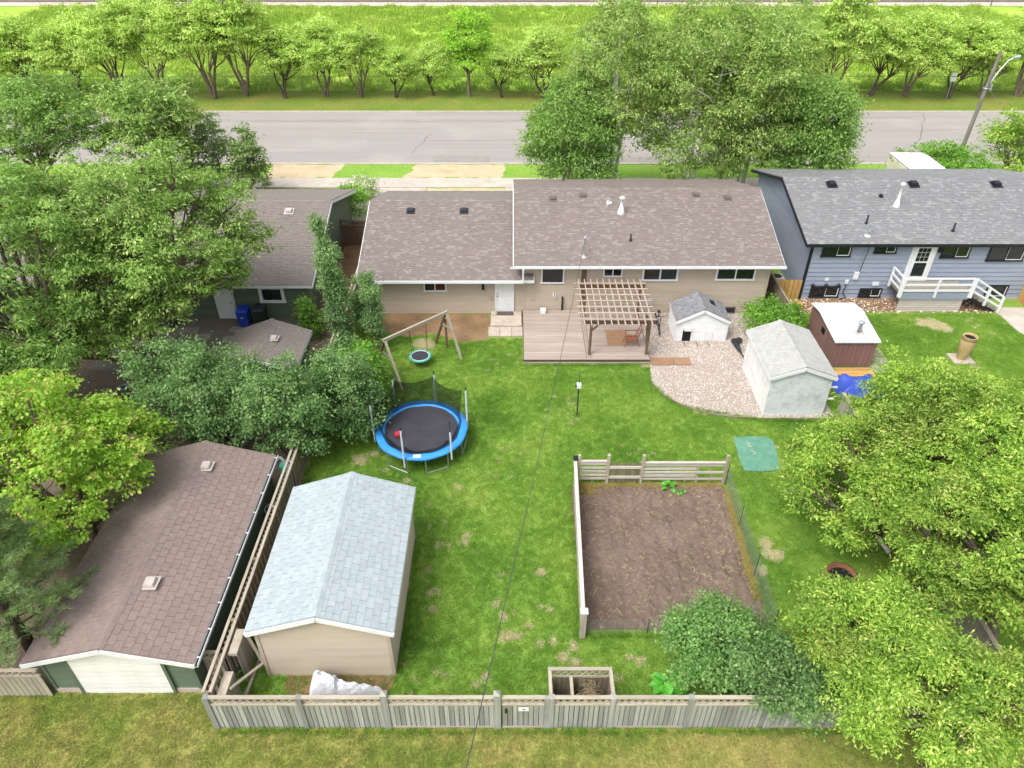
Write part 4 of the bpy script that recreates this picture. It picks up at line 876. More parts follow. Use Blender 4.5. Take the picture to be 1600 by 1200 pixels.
def garden_fence():
    f = thing('garden_fence', 'low whitewashed board fence round the tilled garden bed', 'fence', (5.5, 17.7, 0))
    # left run, vertical boards
    p0, p1 = Vector((2.26, 14.3, 0)), Vector((2.5, 21.25, 0)); n = 46; rg = random.Random(3)
    for k in range(n):
        a = p0.lerp(p1, (k+.04)/n); b = p0.lerp(p1, (k+.96)/n); lean = rg.uniform(-.012, .012)
        beampiece('board', M['wood_white'], f, (a.x, a.y, .66), (b.x, b.y, .66), .028, 1.24+rg.uniform(-.02, .02))
    for z in (.3, 1.0): beampiece('rail', M['wood_old'], f, (p0.x+.04, p0.y, z), (p1.x+.04, p1.y, z), .04, .09)
    beampiece('cap_rail', M['wood_white'], f, (p0.x, p0.y, 1.31), (p1.x, p1.y, 1.31), .13, .035)
    bpiece('post', M['wood_cap'], f, 2.2, 2.38, 14.12, 14.28, 0, 1.32); bpiece('post_cap', M['white'], f, 2.17, 2.41, 14.09, 14.31, 1.322, 1.37)
    # far run
    y = 21.28
    for x, h_ in ((2.66, 1.58), (3.82, 1.6), (5.2, 1.58), (8.52, 1.56)): bpiece('post', M['wood_cap'], f, x-.055, x+.055, y-.055, y+.055, 0, h_)
    bpiece('post_cap', M['black'], f, 2.42, 2.6, y-.1, y+.08, 1.38, 1.48)
    for xa, xb, zs in ((2.72, 3.76, (.28, .47, .66, .85, 1.08)), (5.26, 8.46, (.25, .43, .61, .8, 1.0))):
        for i, z in enumerate(zs): bpiece('slat', M['wood_white'], f, xa, xb if not (xb > 8 and i in (1, 3)) else xb-1.1, y-.02, y+.006, z, z+(.1 if i < 4 else .17))
        bpiece('cap_rail', M['wood_white'], f, xa, xb, y-.06, y+.05, zs[-1]+.172, zs[-1]+.21)
    for x in (6.1, 6.95, 7.4, 7.95): bpiece('batten', M['wood_grey'], f, x, x+.07, y+.008, y+.04, .1, 1.15)
    bpiece('batten', M['wood_grey'], f, 3.2, 3.27, y+.008, y+.04, .1, 1.15)
    g = thing('garden_gate', 'brown picket gate with two pale rails in the garden fence', 'gate', (4.5, 21.3, 0))
    for k in range(16): bpiece('picket', M['wood_old'], g, 3.9+.079*k, 3.95+.079*k, y+.0, y+.02, .1, 1.15)
    for z in (.35, .88): bpiece('rail', M['wood_white'], g, 3.88, 5.14, y-.045, y-.002, z, z+.12)
    # wire mesh on the right and the lane side
    def wires(p, q, h0, hgt, name):
        w = thing('wire_fence', name, 'wire fence', ((p[0]+q[0])/2, (p[1]+q[1])/2, 0)); mb = MB()
        Lg = math.hypot(q[0]-p[0], q[1]-p[1]); n = int(Lg/.06)
        P = lambda t, z: (p[0]+(q[0]-p[0])*t, p[1]+(q[1]-p[1])*t, z)
        for k in range(n+1): mb.tube([P(k/n, h0), P(k/n, hgt)], .0022, 3, False)
        for k in range(int((hgt-h0)/.06)+1): mb.tube([P(0, h0+.06*k), P(1, h0+.06*k)], .0022, 3, False)
        mb.build('wire_mesh', M['wire'], w, kind='stuff')
        for k in range(4): t = k/3; MB().tube([P(t, 0), P(t, hgt+.1)], .014, 6).build('stake', M['dark_metal'], w)
        return w
    wires((8.62, 21.2), (8.55, 14.4), .03, 1.05, 'thin wire mesh fence along the right side of the garden bed')
    wires((2.4, 14.3), (8.5, 14.3), .03, .8, 'low wire mesh fence along the lane side of the garden bed')
garden_fence()

def compost():
    f = thing('compost_bin', 'open wooden compost box with lattice edge behind the back fence', 'compost bin', (2, 11.7, 0))
    x0, x1, y0, y1 = 1.1, 2.87, 11.3, 12.1
    n = 12; wd = (x1-x0)/n
    for k in range(n): bpiece('board', M['wood_old'], f, x0+wd*k+.006, x0+wd*(k+1)-.006, y1-.02, y1, .02, 1.2)
    for xx in (x0, x0+.62, x1-.02):
        for k in range(5): bpiece('board', M['wood_old'], f, xx, xx+.02, y0+.16*k, y0+.16*k+.15, .02, 1.2 if xx != x0+.62 else 1.1)
    la = lattice(x0, x1, 1.22, 1.5, .01); la.xf(Matrix.Translation((0, y1-.01, 0))); la.build('lattice', M['wood_cap'], f)
    bpiece('cap_rail', M['wood_cap'], f, x0-.05, x1+.05, y1-.06, y1+.04, 1.5, 1.54); bpiece('rail', M['wood_cap'], f, x0, x1, y1-.04, y1-.021, 1.12, 1.2)
    for xx in (x0, x1): bpiece('cap_rail', M['wood_cap'], f, xx-.05, xx+.05, y0, y1-.062, 1.5, 1.54)
    bpiece('divider_cap', M['wood_cap'], f, x0+.59, x0+.68, y0, y1-.03, 1.12, 1.2)
    h = MB(); rg = random.Random(2)
    for k in range(130): a = rg.uniform(0, 6.28); e = rg.uniform(.1, 1.3); p = Vector((2.3+rg.gauss(0, .12), 11.7+rg.gauss(0, .18), .75+rg.uniform(0, .35))); d = Vector((math.cos(a), math.sin(a), rg.uniform(-.2, .6)))*.14; h.tube([p, p+d], .006, 3, False)
    h.build('straw_heap', M['straw'], None); hp = bpy.data.objects['straw_heap']; hp['kind'] = 'stuff'; hp['label'] = 'heap of dry straw inside the compost box'; hp['category'] = 'straw'
    hm = MB(); hm._lathe(2.2, 11.7, [(.5, .01), (.45, .35), (.3, .65), (.1, .8)], 12).build('compost_heap', M['dark_soil']); tag(bpy.data.objects['compost_heap'], 'dark mound of garden waste inside the compost box', 'compost')
compost()

# ------------------------------------------------------------------ deck, pergola, furniture
def deck_pergola():
    d = thing('deck', 'low weathered plank deck behind the beige house', 'deck', (3.7, 32, 0))
    n = 31; wd = (34.62-29.85)/n; rg = random.Random(8)
    for k in range(n):
        y0 = 29.85+wd*k
        for xa, xb in ((.6, 3.72), (3.94, 6.84)): bpiece('plank', M['deck'], d, xa+rg.uniform(0, .01), xb-rg.uniform(0, .01), y0+.006, y0+wd-.006, .262, .3)
    bpiece('plank', M['deck'], d, 3.74, 3.82, 29.85, 34.6, .264, .306); bpiece('plank', M['deck'], d, 3.84, 3.92, 29.85, 34.6, .264, .306)
    bpiece('fascia_board', M['wood_brown'], d, .58, 6.86, 29.82, 29.846, .14, .258); bpiece('fascia_board', M['deck'], d, .58, 6.86, 29.76, 29.81, .02, .12); bpiece('fascia_board', M['wood_brown'], d, .57, .598, 29.85, 34.6, .04, .258); bpiece('edge_plank', M['deck'], d, .58, 6.86, 29.76, 29.848, .262, .304)
    bpiece('fascia_board', M['wood_brown'], d, 6.842, 6.87, 29.85, 34.6, .04, .258)
    MB().box(.7, 6.8, 30, 34.5, 0, .2).build('deck_frame', M['wood_brown'], d)
    p = thing('pergola', 'slatted wooden pergola on brown posts over the deck end', 'pergola', (5.2, 32, .3))
    for x, y in ((3.88, 30.2), (6.72, 30.2), (3.88, 33.8), (6.78, 33.8)): bpiece('post', M['wood_brown'], p, x-.06, x+.06, y-.06, y+.06, .306, 2.28)
    for y in (30.2, 33.8): bpiece('beam', M['wood_brown'], p, 3.55, 7.0, y-.04, y+.04, 2.1, 2.3)
    for s in (1,): beampiece('knee_brace', M['wood_brown'], p, (3.94, 30.2, 1.75), (4.3, 30.2, 2.12), .08, .08)
    g = MB().add([(6.70, 30.0, 2.1), (6.74, 30.0, 2.1), (6.74, 31.3, 2.1), (6.70, 31.3, 2.1), (6.70, 30.27, .32), (6.74, 30.27, .32)], [(0,3,2,1),(0,4,3),(1,2,5),(3,4,5,2),(0,1,5,4)]); g.build('side_panel', M['wood_brown'], p)
    for k in range(11): bpiece('rafter', M['wood_pergola'], p, 3.5+.325*k-.02, 3.5+.325*k+.02, 29.6, 34.2, 2.305, 2.42)
    for k in range(7): bpiece('purlin', M['wood_pergola'], p, 3.22, 7.0, 30.05+.6*k-.03, 30.05+.6*k+.03, 2.424, 2.47)
    # folding wood chair
    c = thing('deck_chair', 'copper brown sling armchair under the pergola', 'chair', (6.15, 31.2, .3))
    fr = lambda nm, pts, r=.016: MB().tube(pts, r, 6).build(nm, M['wood_brown'], c)
    x0, x1 = 5.85, 6.4
    for y in (30.85, 31.4):
        fr('leg', [(5.72, y, .31), (5.82, y, .72)]); fr('leg', [(6.5, y, .31), (6.3, y, .72)]); fr('armrest', [(5.76, y, .95), (6.4, y, .98)], .022); fr('arm_support', [(5.8, y, .7), (5.8, y, .95)])
        fr('back_post', [(6.3, y, .68), (6.55, y, 1.4)])
    st = MB().add([(5.78, 30.86, .73), (5.78, 31.39, .73), (6.3, 31.39, .66), (6.3, 30.86, .66), (5.78, 30.86, .76), (5.78, 31.39, .76), (6.3, 31.39, .69), (6.3, 30.86, .69)], [(0,1,2,3),(7,6,5,4),(0,4,5,1),(2,6,7,3),(1,5,6,2),(3,7,4,0)]); st.build('seat', M['orange_chair'], c)
    for k in range(5): beampiece('back_slat', M['orange_chair'], c, (6.31+.05*k, 30.87, .75+.14*k), (6.31+.05*k, 31.38, .75+.14*k), .02, .11)
    MB().box(4.9, 6.0, 31.0, 32.5, .307, .312).build('deck_rug', M['deck_stain']); tag(bpy.data.objects['deck_rug'], 'tan rectangular mat lying on the deck under the pergola', 'mat')
    u = thing('downspout_block', 'small white box standing on the deck against the beige wall', 'box', (1.7, 34.2, .3)); MB().box(1.55, 1.85, 34.1, 34.4, .31, .55).build('box', M['white'], u, bevel=.015)
    # bicycle leaning against the wall
    b = thing('bicycle', 'dark bicycle parked between the pergola and the white playhouse', 'bicycle', (7.8, 33.0, 0))
    for y in (32.5, 33.55):
        w_ = MB().torus((7.75, y, .34), .31, .025, 24, 6, (1, 0, .15)).build('wheel', M['rubber'], b)
        sp = MB()
        for k in range(8): a = k*math.pi/8; v = Vector((0, math.cos(a), math.sin(a)))*.3; sp.tube([Vector((7.75, y, .34))-v, Vector((7.75, y, .34))+v], .003, 3, False)
        sp = sp.build('spokes', M['galv']); sp.parent = w_
    fm = MB(); A, B_, Cc, D = (7.75, 33.55, .34), (7.77, 33.1, .38), (7.8, 33.25, .85), (7.82, 32.68, .88); E_ = (7.75, 32.5, .34)
    for a, e in ((A, B_), (B_, Cc), (A, Cc), (Cc, D), (B_, D), (D, E_)): fm.tube([a, e], .018, 6)
    fm.build('frame', M['dark_metal'], b); MB().tube([(7.55, 32.72, 1.02), (7.82, 32.66, 1.0), (8.1, 32.74, 1.02)], .014, 6).build('handlebar', M['black'], b)
    MB().box(7.74, 7.88, 33.15, 33.42, .92, .98).build('saddle', M['black'], b, bevel=.02)
    # stepping planks
    for k, (xa, xb) in enumerate(((6.98, 8.1), (8.14, 8.92))):
        s = bpiece_top('wooden_plank', M['deck_stain'], xa, xb, 29.62, 30.25, .045, .085); tag(s, ('long' if k == 0 else 'short') + ' weathered brown plank laid on the gravel by the deck corner', 'plank')
def bpiece_top(name, m, x0, x1, y0, y1, z0, z1, rz=0):
    o = bpy.data.objects.new(name, unit(m)); C.objects.link(o)
    o.matrix_basis = Matrix.Translation(((x0+x1)/2, (y0+y1)/2, (z0+z1)/2)) @ Matrix.Rotation(rz, 4, 'Z') @ Matrix.Diagonal((x1-x0, y1-y0, z1-z0, 1))
    return o
deck_pergola()

# ------------------------------------------------------------------ play things
def trampoline():
    cx, cy, rz, z = -3.85, 23.72, 1.93, .88
    t = thing('trampoline', 'round trampoline with blue pad, black mat and sagging safety net', 'trampoline', (cx, cy, 0))
    MB()._lathe(cx, cy, [(.01, z-.02), (1.62, z-.0)], 48, False).build('mat', M['mat_black'], t, True)
    n = 60; mb = MB(); prof = [(1.56, z+.01), (1.6, z+.035), (1.75, z+.045), (1.92, z+.035), (1.96, z-.01), (1.95, z-.07)]
    rg = random.Random(1); vs = []
    for i in range(n):
        a = 2*math.pi*i/n; wob = .012*math.sin(7*a)+.01*math.sin(13*a+1)
        vs += [(cx+(r+wob)*math.cos(a), cy+(r+wob)*math.sin(a), zz+.008*math.sin(9*a+r*5)) for r, zz in prof]
    m = len(prof); mb.add(vs, [(i*m+j, ((i+1) % n)*m+j, ((i+1) % n)*m+j+1, i*m+j+1) for i in range(n) for j in range(m-1)]); mb.build('pad', M['pad_blue'], t, True)
    MB().torus((cx, cy, z-.06), 1.9, .025, 48, 6).build('frame_ring', M['galv'], t)
    lb = MB(); a0 = -1.66
    for k in range(5):
        a = a0+.035*k; b = a+.035
        lb.add([(cx+1.7*math.cos(a), cy+1.7*math.sin(a), z+.062), (cx+1.88*math.cos(a), cy+1.88*math.sin(a), z+.058), (cx+1.88*math.cos(b), cy+1.88*math.sin(b), z+.058), (cx+1.7*math.cos(b), cy+1.7*math.sin(b), z+.062)], [(0, 1, 2, 3)])
    lb.build('pad_label', M['white'], t)
    P = [(-5.76, 23.4, 2.5), (-5.2, 25.3, 2.45), (-3.4, 25.72, 2.4), (-2.0, 24.3, 2.55), (-4.36, 21.82, 2.5), (-2.5, 22.28, 2.4)]
    for i, (x, y, h) in enumerate(P):
        a = math.atan2(y-cy, x-cx); x, y = cx+2.0*math.cos(a), cy+2.0*math.sin(a)
        p = MB().tube([(x, y, .45), (x, y, z+.3), (x, y, h-.12 if i != 5 else h-.5)], .038, 8).build('net_pole', M['pole_white'], t)
        q = MB().tube([(x, y, h-.13 if i != 5 else h-.51), (x, y, h)], .016, 6).build('pole_top', M['dark_metal']); q.parent = p
        q = MB()._lathe(x, y, [(.03, h), (.04, h+.03), (.02, h+.06)], 8).build('pole_cap', M['black']); q.parent = p
    # W legs
    for a in (-118, -65, -8, 55, 115, 185):
        a = R(a); d = .26; r = 1.88
        A = [(cx+r*math.cos(a+s*d), cy+r*math.sin(a+s*d)) for s in (-1, 1)]
        MB().tube([(*A[0], z-.06), (*A[0], .12), (A[0][0]*.96+A[1][0]*.04, A[0][1]*.96+A[1][1]*.04, .04), (A[1][0]*.96+A[0][0]*.04, A[1][1]*.96+A[0][1]*.04, .04), (*A[1], .12), (*A[1], z-.06)], .022, 8).build('leg', M['galv'], t)
    # safety net: hung between the poles, slack towards the lane
    order = sorted([(math.atan2(y-cy, x-cx), h) for x, y, h in P]); vs = []; fs = []; seg = 12; rows = 6
    k0 = 0
    for i in range(len(order)):
        a0_, h0 = order[i]; a1_, h1 = order[(i+1) % len(order)]
        if a1_ < a0_: a1_ += 2*math.pi
        p0 = Vector((cx+1.9*math.cos(a0_), cy+1.9*math.sin(a0_))); p1 = Vector((cx+1.9*math.cos(a1_), cy+1.9*math.sin(a1_)))
        front = math.sin((a0_+a1_)/2) < -.2
        for s in range(seg+1):
            u = s/seg; q = p0.lerp(p1, u); sag = (1-(2*u-1)**2)
            am = a0_+(a1_-a0_)*u; base = Vector((cx+1.66*math.cos(am), cy+1.66*math.sin(am)))
            top = (h0+(h1-h0)*u) - .08 - sag*.1 if not front else z+.1+.35*(1-sag)**2
            tq = q.lerp(Vector((cx, cy)), (.04+.1*sag) if not front else .08)
            for r_ in range(rows+1):
                f = r_/rows; b = base.lerp(tq, f); zz = z+.03+(top-z)*f
                vs.append((b.x+.03*math.sin(f*3.1)*math.sin(am*9), b.y+.03*math.sin(f*3.1)*math.cos(am*8), zz))
        for s in range(seg):
            for r_ in range(rows): a = k0+s*(rows+1)+r_; fs.append((a, a+rows+1, a+rows+2, a+1))
        k0 += (seg+1)*(rows+1)
    MB().add(vs, fs).build('safety_net', M['net'], t, True)
    bl = bmesh.new(); bmesh.ops.create_uvsphere(bl, u_segments=20, v_segments=12, radius=.15); me = bpy.data.meshes.new('ball'); bl.to_mesh(me); me.materials.append(M['pad_red']); me.shade_smooth()
    o = bpy.data.objects.new('ball', me); C.objects.link(o); o.location = (-4.78, 23.2, z+.14); tag(o, 'red rubber ball lying on the trampoline mat', 'ball')
trampoline()
def swing():
    s = thing('swing_set', 'weathered wooden A-frame swing set on the lawn beside the bushes', 'swing set', (-4.6, 29.7, 0))
    A, B = Vector((-5.95, 28.45, 2.3)), Vector((-3.26, 30.95, 2.3)); d = (B-A).normalized(); pr = Vector((d.y, -d.x, 0))
    beampiece('top_beam', M['wood_cap'], s, A-d*.08, B+d*.08, .1, .14)
    for E_ in (A, B):
        for k in (1, -1):
            f = E_ + pr*k*1.05; beampiece('leg', M['wood_cap' if k > 0 else 'wood_brown'], s, (f.x, f.y, 0), (E_.x+pr.x*k*.06, E_.y+pr.y*k*.06, 2.24), .1, .1, d)
        beampiece('cross_tie', M['wood_grey'], s, E_+pr*.42+Vector((0, 0, -.85)), E_-pr*.42+Vector((0, 0, -.85)), .05, .1)
    f = B - d*.05; beampiece('post', M['wood_brown'], s, (f.x-.05, f.y+.35, 0), (f.x-.05, f.y+.3, 1.7), .1, .1)
    c = A.lerp(B, .52); w = thing('saucer_swing', 'round swing seat with teal rim hanging from the A-frame', 'swing', (c.x, c.y, .45))
    MB().torus((c.x, c.y, .5), .5, .055, 32, 8).build('rim', M['teal'], w, True); MB().torus((c.x, c.y, .53), .44, .018, 32, 6).build('inner_rim', M['white'], w, True)
    MB()._lathe(c.x, c.y, [(.01, .46), (.46, .5)], 28, False).build('seat', M['mat_black'], w)
    for k in range(4):
        a = R(45+90*k); top = c + d*(.5 if math.cos(a)*d.x+math.sin(a)*d.y > 0 else -.5)
        MB().tube([(c.x+.5*math.cos(a), c.y+.5*math.sin(a), .5), (top.x, top.y, 2.26)], .01, 5).build('rope', M['rope'], w)
swing()
def yard_things():
    p = thing('bird_box_post', 'thin dark post with small white box standing on the lawn', 'post', (2.95, 25.7, 0))
    MB().tube([(2.95, 25.7, 0), (2.95, 25.7, 1.62)], .03, 8).build('post', M['dark_metal'], p); MB().box(2.85, 3.05, 25.58, 25.78, 1.6, 1.82).build('box', M['white'], p, bevel=.01); MB().tube([(2.95, 25.68, 1.8), (2.95, 25.72, 2.55)], .012, 6).build('rod', M['dark_metal'], p)
    MB().box(2.79, 2.85, 25.6, 25.66, 1.66, 1.76).build('perch', M['black'], p)
    g = sheet('turf_mat', ragged([(9.66, 24.15), (10.4, 24.2), (11.05, 24.18), (11.35, 23.9), (11.28, 23.2), (11.2, 22.9), (11.1, 22.1), (10.3, 21.95), (9.62, 22.05), (9.58, 22.9)], .3, .03, 2), .05, M['turf'], None)
    del g['kind']; tag(g, 'worn teal green artificial turf mat lying on the lawn', 'mat')
    # faded white marking on the mat
    mk = MB()
    for pts in ([(10.3, 23.72), (10.2, 23.72), (10.2, 23.5), (10.3, 23.5), (10.3, 23.6)], [(10.28, 23.35), (10.22, 23.2), (10.36, 23.2), (10.36, 23.08), (10.2, 23.02)], [(10.42, 23.68), (10.42, 23.58)]):
        for a, b in zip(pts, pts[1:]): mk.beam((*a, .056), (*b, .056), .028, .004)
    o = mk.build('faded_marking', M['wood_pergola']); o.parent = g
    # folded umbrella on the gravel
    u = thing('garden_umbrella', 'dark folded umbrella lying on the gravel near the playhouse', 'umbrella', (11.55, 31.2, 0))
    MB().tube([(11.75, 29.9, .06), (11.62, 30.7, .12)], .03, 6).build('pole', M['black'], u); MB().tube([(11.65, 30.55, .1), (11.58, 31.1, .16), (11.55, 31.7, .14), (11.6, 32.0, .08)], [.03, .13, .16, .03], 8).build('canopy', M['black_plastic'], u)
    fl = MB().add([(11.5, 31.2, .1), (12.0, 31.7, .2), (11.95, 32.1, .12), (11.45, 31.9, .08), (11.7, 31.7, .3)], [(0, 1, 4), (1, 2, 4), (2, 3, 4), (3, 0, 4)]); fl.build('fabric_fold', M['black_plastic'], u)
    for x in (8.95, 9.6, 10.2): t = bpiece_top('edging_stake', M['wood_brown'], x-.02, x+.02, 31.35, 31.75, .02, .05); tag(t, 'short dark wooden strip on the gravel before the playhouse', 'strip', 'wood strips before the playhouse')
    # urn
    s = thing('clay_urn', 'tall tan clay urn on a square slab in the blue house yard', 'urn', (22.6, 30.2, 0)); MB().box(22.1, 23.15, 29.75, 30.65, 0, .07).build('slab', M['concrete_step'], s)
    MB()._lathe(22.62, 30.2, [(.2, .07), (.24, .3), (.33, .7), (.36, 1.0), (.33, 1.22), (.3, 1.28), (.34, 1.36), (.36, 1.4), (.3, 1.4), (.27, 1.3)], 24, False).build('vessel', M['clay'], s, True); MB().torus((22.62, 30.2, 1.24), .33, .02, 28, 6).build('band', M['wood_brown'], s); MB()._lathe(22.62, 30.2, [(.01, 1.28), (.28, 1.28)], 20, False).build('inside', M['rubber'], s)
    # lumber and blue tarp by the maroon shed
    for k in range(4): o = bpiece_top('lumber_board', M['wood_new'], 15.75+.05*k, 17.7, 28.62+.17*k, 28.77+.17*k, .05+.02*(k % 2), .1+.02*(k % 2), .02*k-.03); tag(o, 'fresh orange timber board stacked beside the maroon shed', 'timber', 'timber boards by the maroon shed')
    rg = random.Random(4); n = 16; vs = []; fs = []
    for i in range(n):
        for j in range(n):
            x, y = i/(n-1), j/(n-1); e = min(x, 1-x, y, 1-y); vs.append((15.3+2.2*x, 26.9+1.5*y, .02+min(.7, e*3.2)*(.75+.25*math.sin(x*9)*math.cos(y*7))+rg.uniform(0, .05)))
    fs = [(i*n+j, (i+1)*n+j, (i+1)*n+j+1, i*n+j+1) for i in range(n-1) for j in range(n-1)]
    tag(MB().add(vs, fs).build('blue_tarpaulin', M['tarp_blue'], None, True), 'crumpled blue tarpaulin over a heap behind the white shed', 'tarpaulin')
    # white tarp bundle near the back fence
    n = 40; vs = []
    for i in range(n):
        for j in range(16):
            x, y = i/(n-1), j/15; c = .5-.35*x; wdt = .5-.36*x**.8; e = max(0, 1-((y-c)/wdt)**2)*min(1, x*9, (1-x)*7)
            hgt = (.62 if x < .38 else .44)*(1-.2*x); r_ = abs(math.sin(x*21+y*5))*.14+abs(math.sin(x*9-y*17))*.13+.06*math.sin(x*43+y*31)
            vs.append((-6.15+2.35*x, 11.85+1.05*(c+.2*x+(y-.5)*2*wdt), .01+e**.5*(hgt*1.25+r_*(.7 if e > .05 else 0))))
    fs = [(i*16+j, (i+1)*16+j, (i+1)*16+j+1, i*16+j+1) for i in range(n-1) for j in range(15)]
    tag(MB().add(vs, fs).build('tarp_bundle', M['tarp'], None, False), 'crumpled white plastic sheet bundled on the grass inside the back fence', 'tarp')
    o = sheet('bare_earth', ragged([(-7.0, 12.85), (-3.7, 12.85), (-3.6, 12.3), (-4.8, 11.6), (-6.3, 11.7), (-7.1, 12.3)], .3, .12, 12), .02, M['dirt'])
    # bins
    def bin_(x, y, m, lab):
        b = thing('wheelie_bin', lab, 'bin', (x, y, 0)); pr = [(.24, .1), (.3, .95)]
        v = MB().add([(x-.24,y-.26,.06),(x+.24,y-.26,.06),(x+.24,y+.26,.06),(x-.24,y+.26,.06),(x-.3,y-.34,.98),(x+.3,y-.34,.98),(x+.3,y+.34,.98),(x-.3,y+.34,.98)], [(3,2,1,0),(0,1,5,4),(1,2,6,5),(2,3,7,6),(3,0,4,7),(4,5,6,7)]); v.build('body', M[m], b, bevel=.03)
        MB().add([(x-.32,y-.37,.985),(x+.32,y-.37,.985),(x+.32,y+.36,.985),(x-.32,y+.36,.985),(x-.28,y-.3,1.05),(x+.28,y-.3,1.05),(x+.28,y+.33,1.09),(x-.28,y+.33,1.09)], [(3,2,1,0),(0,1,5,4),(1,2,6,5),(2,3,7,6),(3,0,4,7),(4,5,6,7)]).build('lid', M[m], b, bevel=.02)
        for s_ in (-.22, .22): MB().torus((x+s_, y+.3, .12), .08, .04, 14, 6, (1, 0, 0)).build('wheel', M['rubber'], b)
        MB().tube([(x-.25, y+.42, .95), (x+.25, y+.42, .95)], .018, 6).build('handle', M[m], b)
        if m == 'blue_plastic': MB().box(x-.08, x+.08, y-.318, y-.31, .62, .66).build('sticker', M['white'], b)
    bin_(-14.35, 33.45, 'blue_plastic', 'blue wheelie bin by the white door of the green house'); bin_(-13.5, 33.6, 'black_plastic', 'black wheelie bin under the white framed window'); bin_(-18.7, 33.4, 'blue_plastic', 'blue bin half hidden under the ash branches on the patio')
    # pots, bed edging
    for x, y, m, lab in ((-18.8, 26.9, 'white_pot', 'white flower pot in the row beside the bed edging'), (-18.3, 27.4, 'blue_pot', 'pale blue flower pot between the white and yellow pots'), (-17.85, 27.95, 'yellow_pot', 'yellow flower pot in the row beside the bed edging')):
        q = thing('flower_pot', lab, 'flower pot', (x, y, 0)); MB()._lathe(x, y, [(.14, 0), (.2, .32), (.23, .33), (.23, .38), (.19, .38), (.18, .3)], 18, False).build('pot', M[m], q, True); MB()._lathe(x, y, [(.01, .31), (.19, .31)], 16, False).build('soil', M['dark_soil'], q)
    for k, (a, b) in enumerate((((-18.5, 26.2), (-16.9, 28.7)), ((-16.9, 28.7), (-15.4, 29.0)))):
        o = MB().beam((*a, .12), (*b, .12), .09, .24).build('bed_timber', M['wood_brown']); tag(o, ('long' if k == 0 else 'short') + ' timber edging of the dark planting bed below the ash tree', 'timber edging')
    rg = random.Random(6)
    for k in range(34):
        x, y = -20.5+rg.random()*9, 29.5+rg.random()*3.6
        if (x > -13.3 and y < 30) : continue
        a, b = rg.uniform(.3, .55), rg.uniform(.2, .35); o = bpiece('paving_stone', M['flagstone'], PATIO, x-a, x+a, y-b, y+b, .014, .03+.004*rg.random(), Matrix.Rotation(rg.uniform(-.3, .3), 4, 'Z'))
    # barrel by the garage
    b = thing('rain_barrel', 'teal lidded rain barrel at the far corner of the green garage', 'barrel', (-9.0, 21.6, 0)); MB()._lathe(-9.05, 21.55, [(.26, 0), (.31, .3), (.32, .5), (.3, .8), (.28, .88)], 20).build('body', M['teal'], b, True)
    b = thing('black_tub', 'black tub with pale rim between the garage and the side fence', 'tub', (-9.05, 19.2, 0)); MB()._lathe(-9.02, 19.2, [(.22, 0), (.28, .75)], 18).build('body', M['black_plastic'], b); MB().torus((-9.02, 19.2, .76), .28, .02, 24, 6).build('rim', M['pole_white'], b)
    # fire pit
    f = thing('fire_pit', 'rusty round fire bowl on the lawn under the bright maples', 'fire pit', (11.5, 16.4, 0)); MB()._lathe(11.5, 16.4, [(.3, .1), (.42, .3), (.5, .42), (.54, .43), (.5, .38), (.3, .22), (.05, .2)], 24, False).build('bowl', M['rust'], f, True); MB()._lathe(11.5, 16.4, [(.01, .3), (.4, .31)], 20, False).build('ash_bed', M['rubber'], f)
    for k in range(3): a = k*2.1; MB().tube([(11.5+.32*math.cos(a), 16.4+.32*math.sin(a), .22), (11.5+.45*math.cos(a), 16.4+.45*math.sin(a), 0)], .02, 6).build('leg', M['rust'], f)
    o = MB(); o.tube([(10.35, 15.9, .0), (10.35, 15.9, .35)], .02, 6); 
    h = thing('white_birch_log', 'pale leaning log beside the fence under the maples', 'log', (13.6, 18.3, 0)); MB().tube([(13.4, 18.9, .35), (13.75, 17.6, .12)], [.07, .09], 8).build('log', M['bark_birch'], h)
PATIO = bpy.data.objects['neighbour_patio']
yard_things()

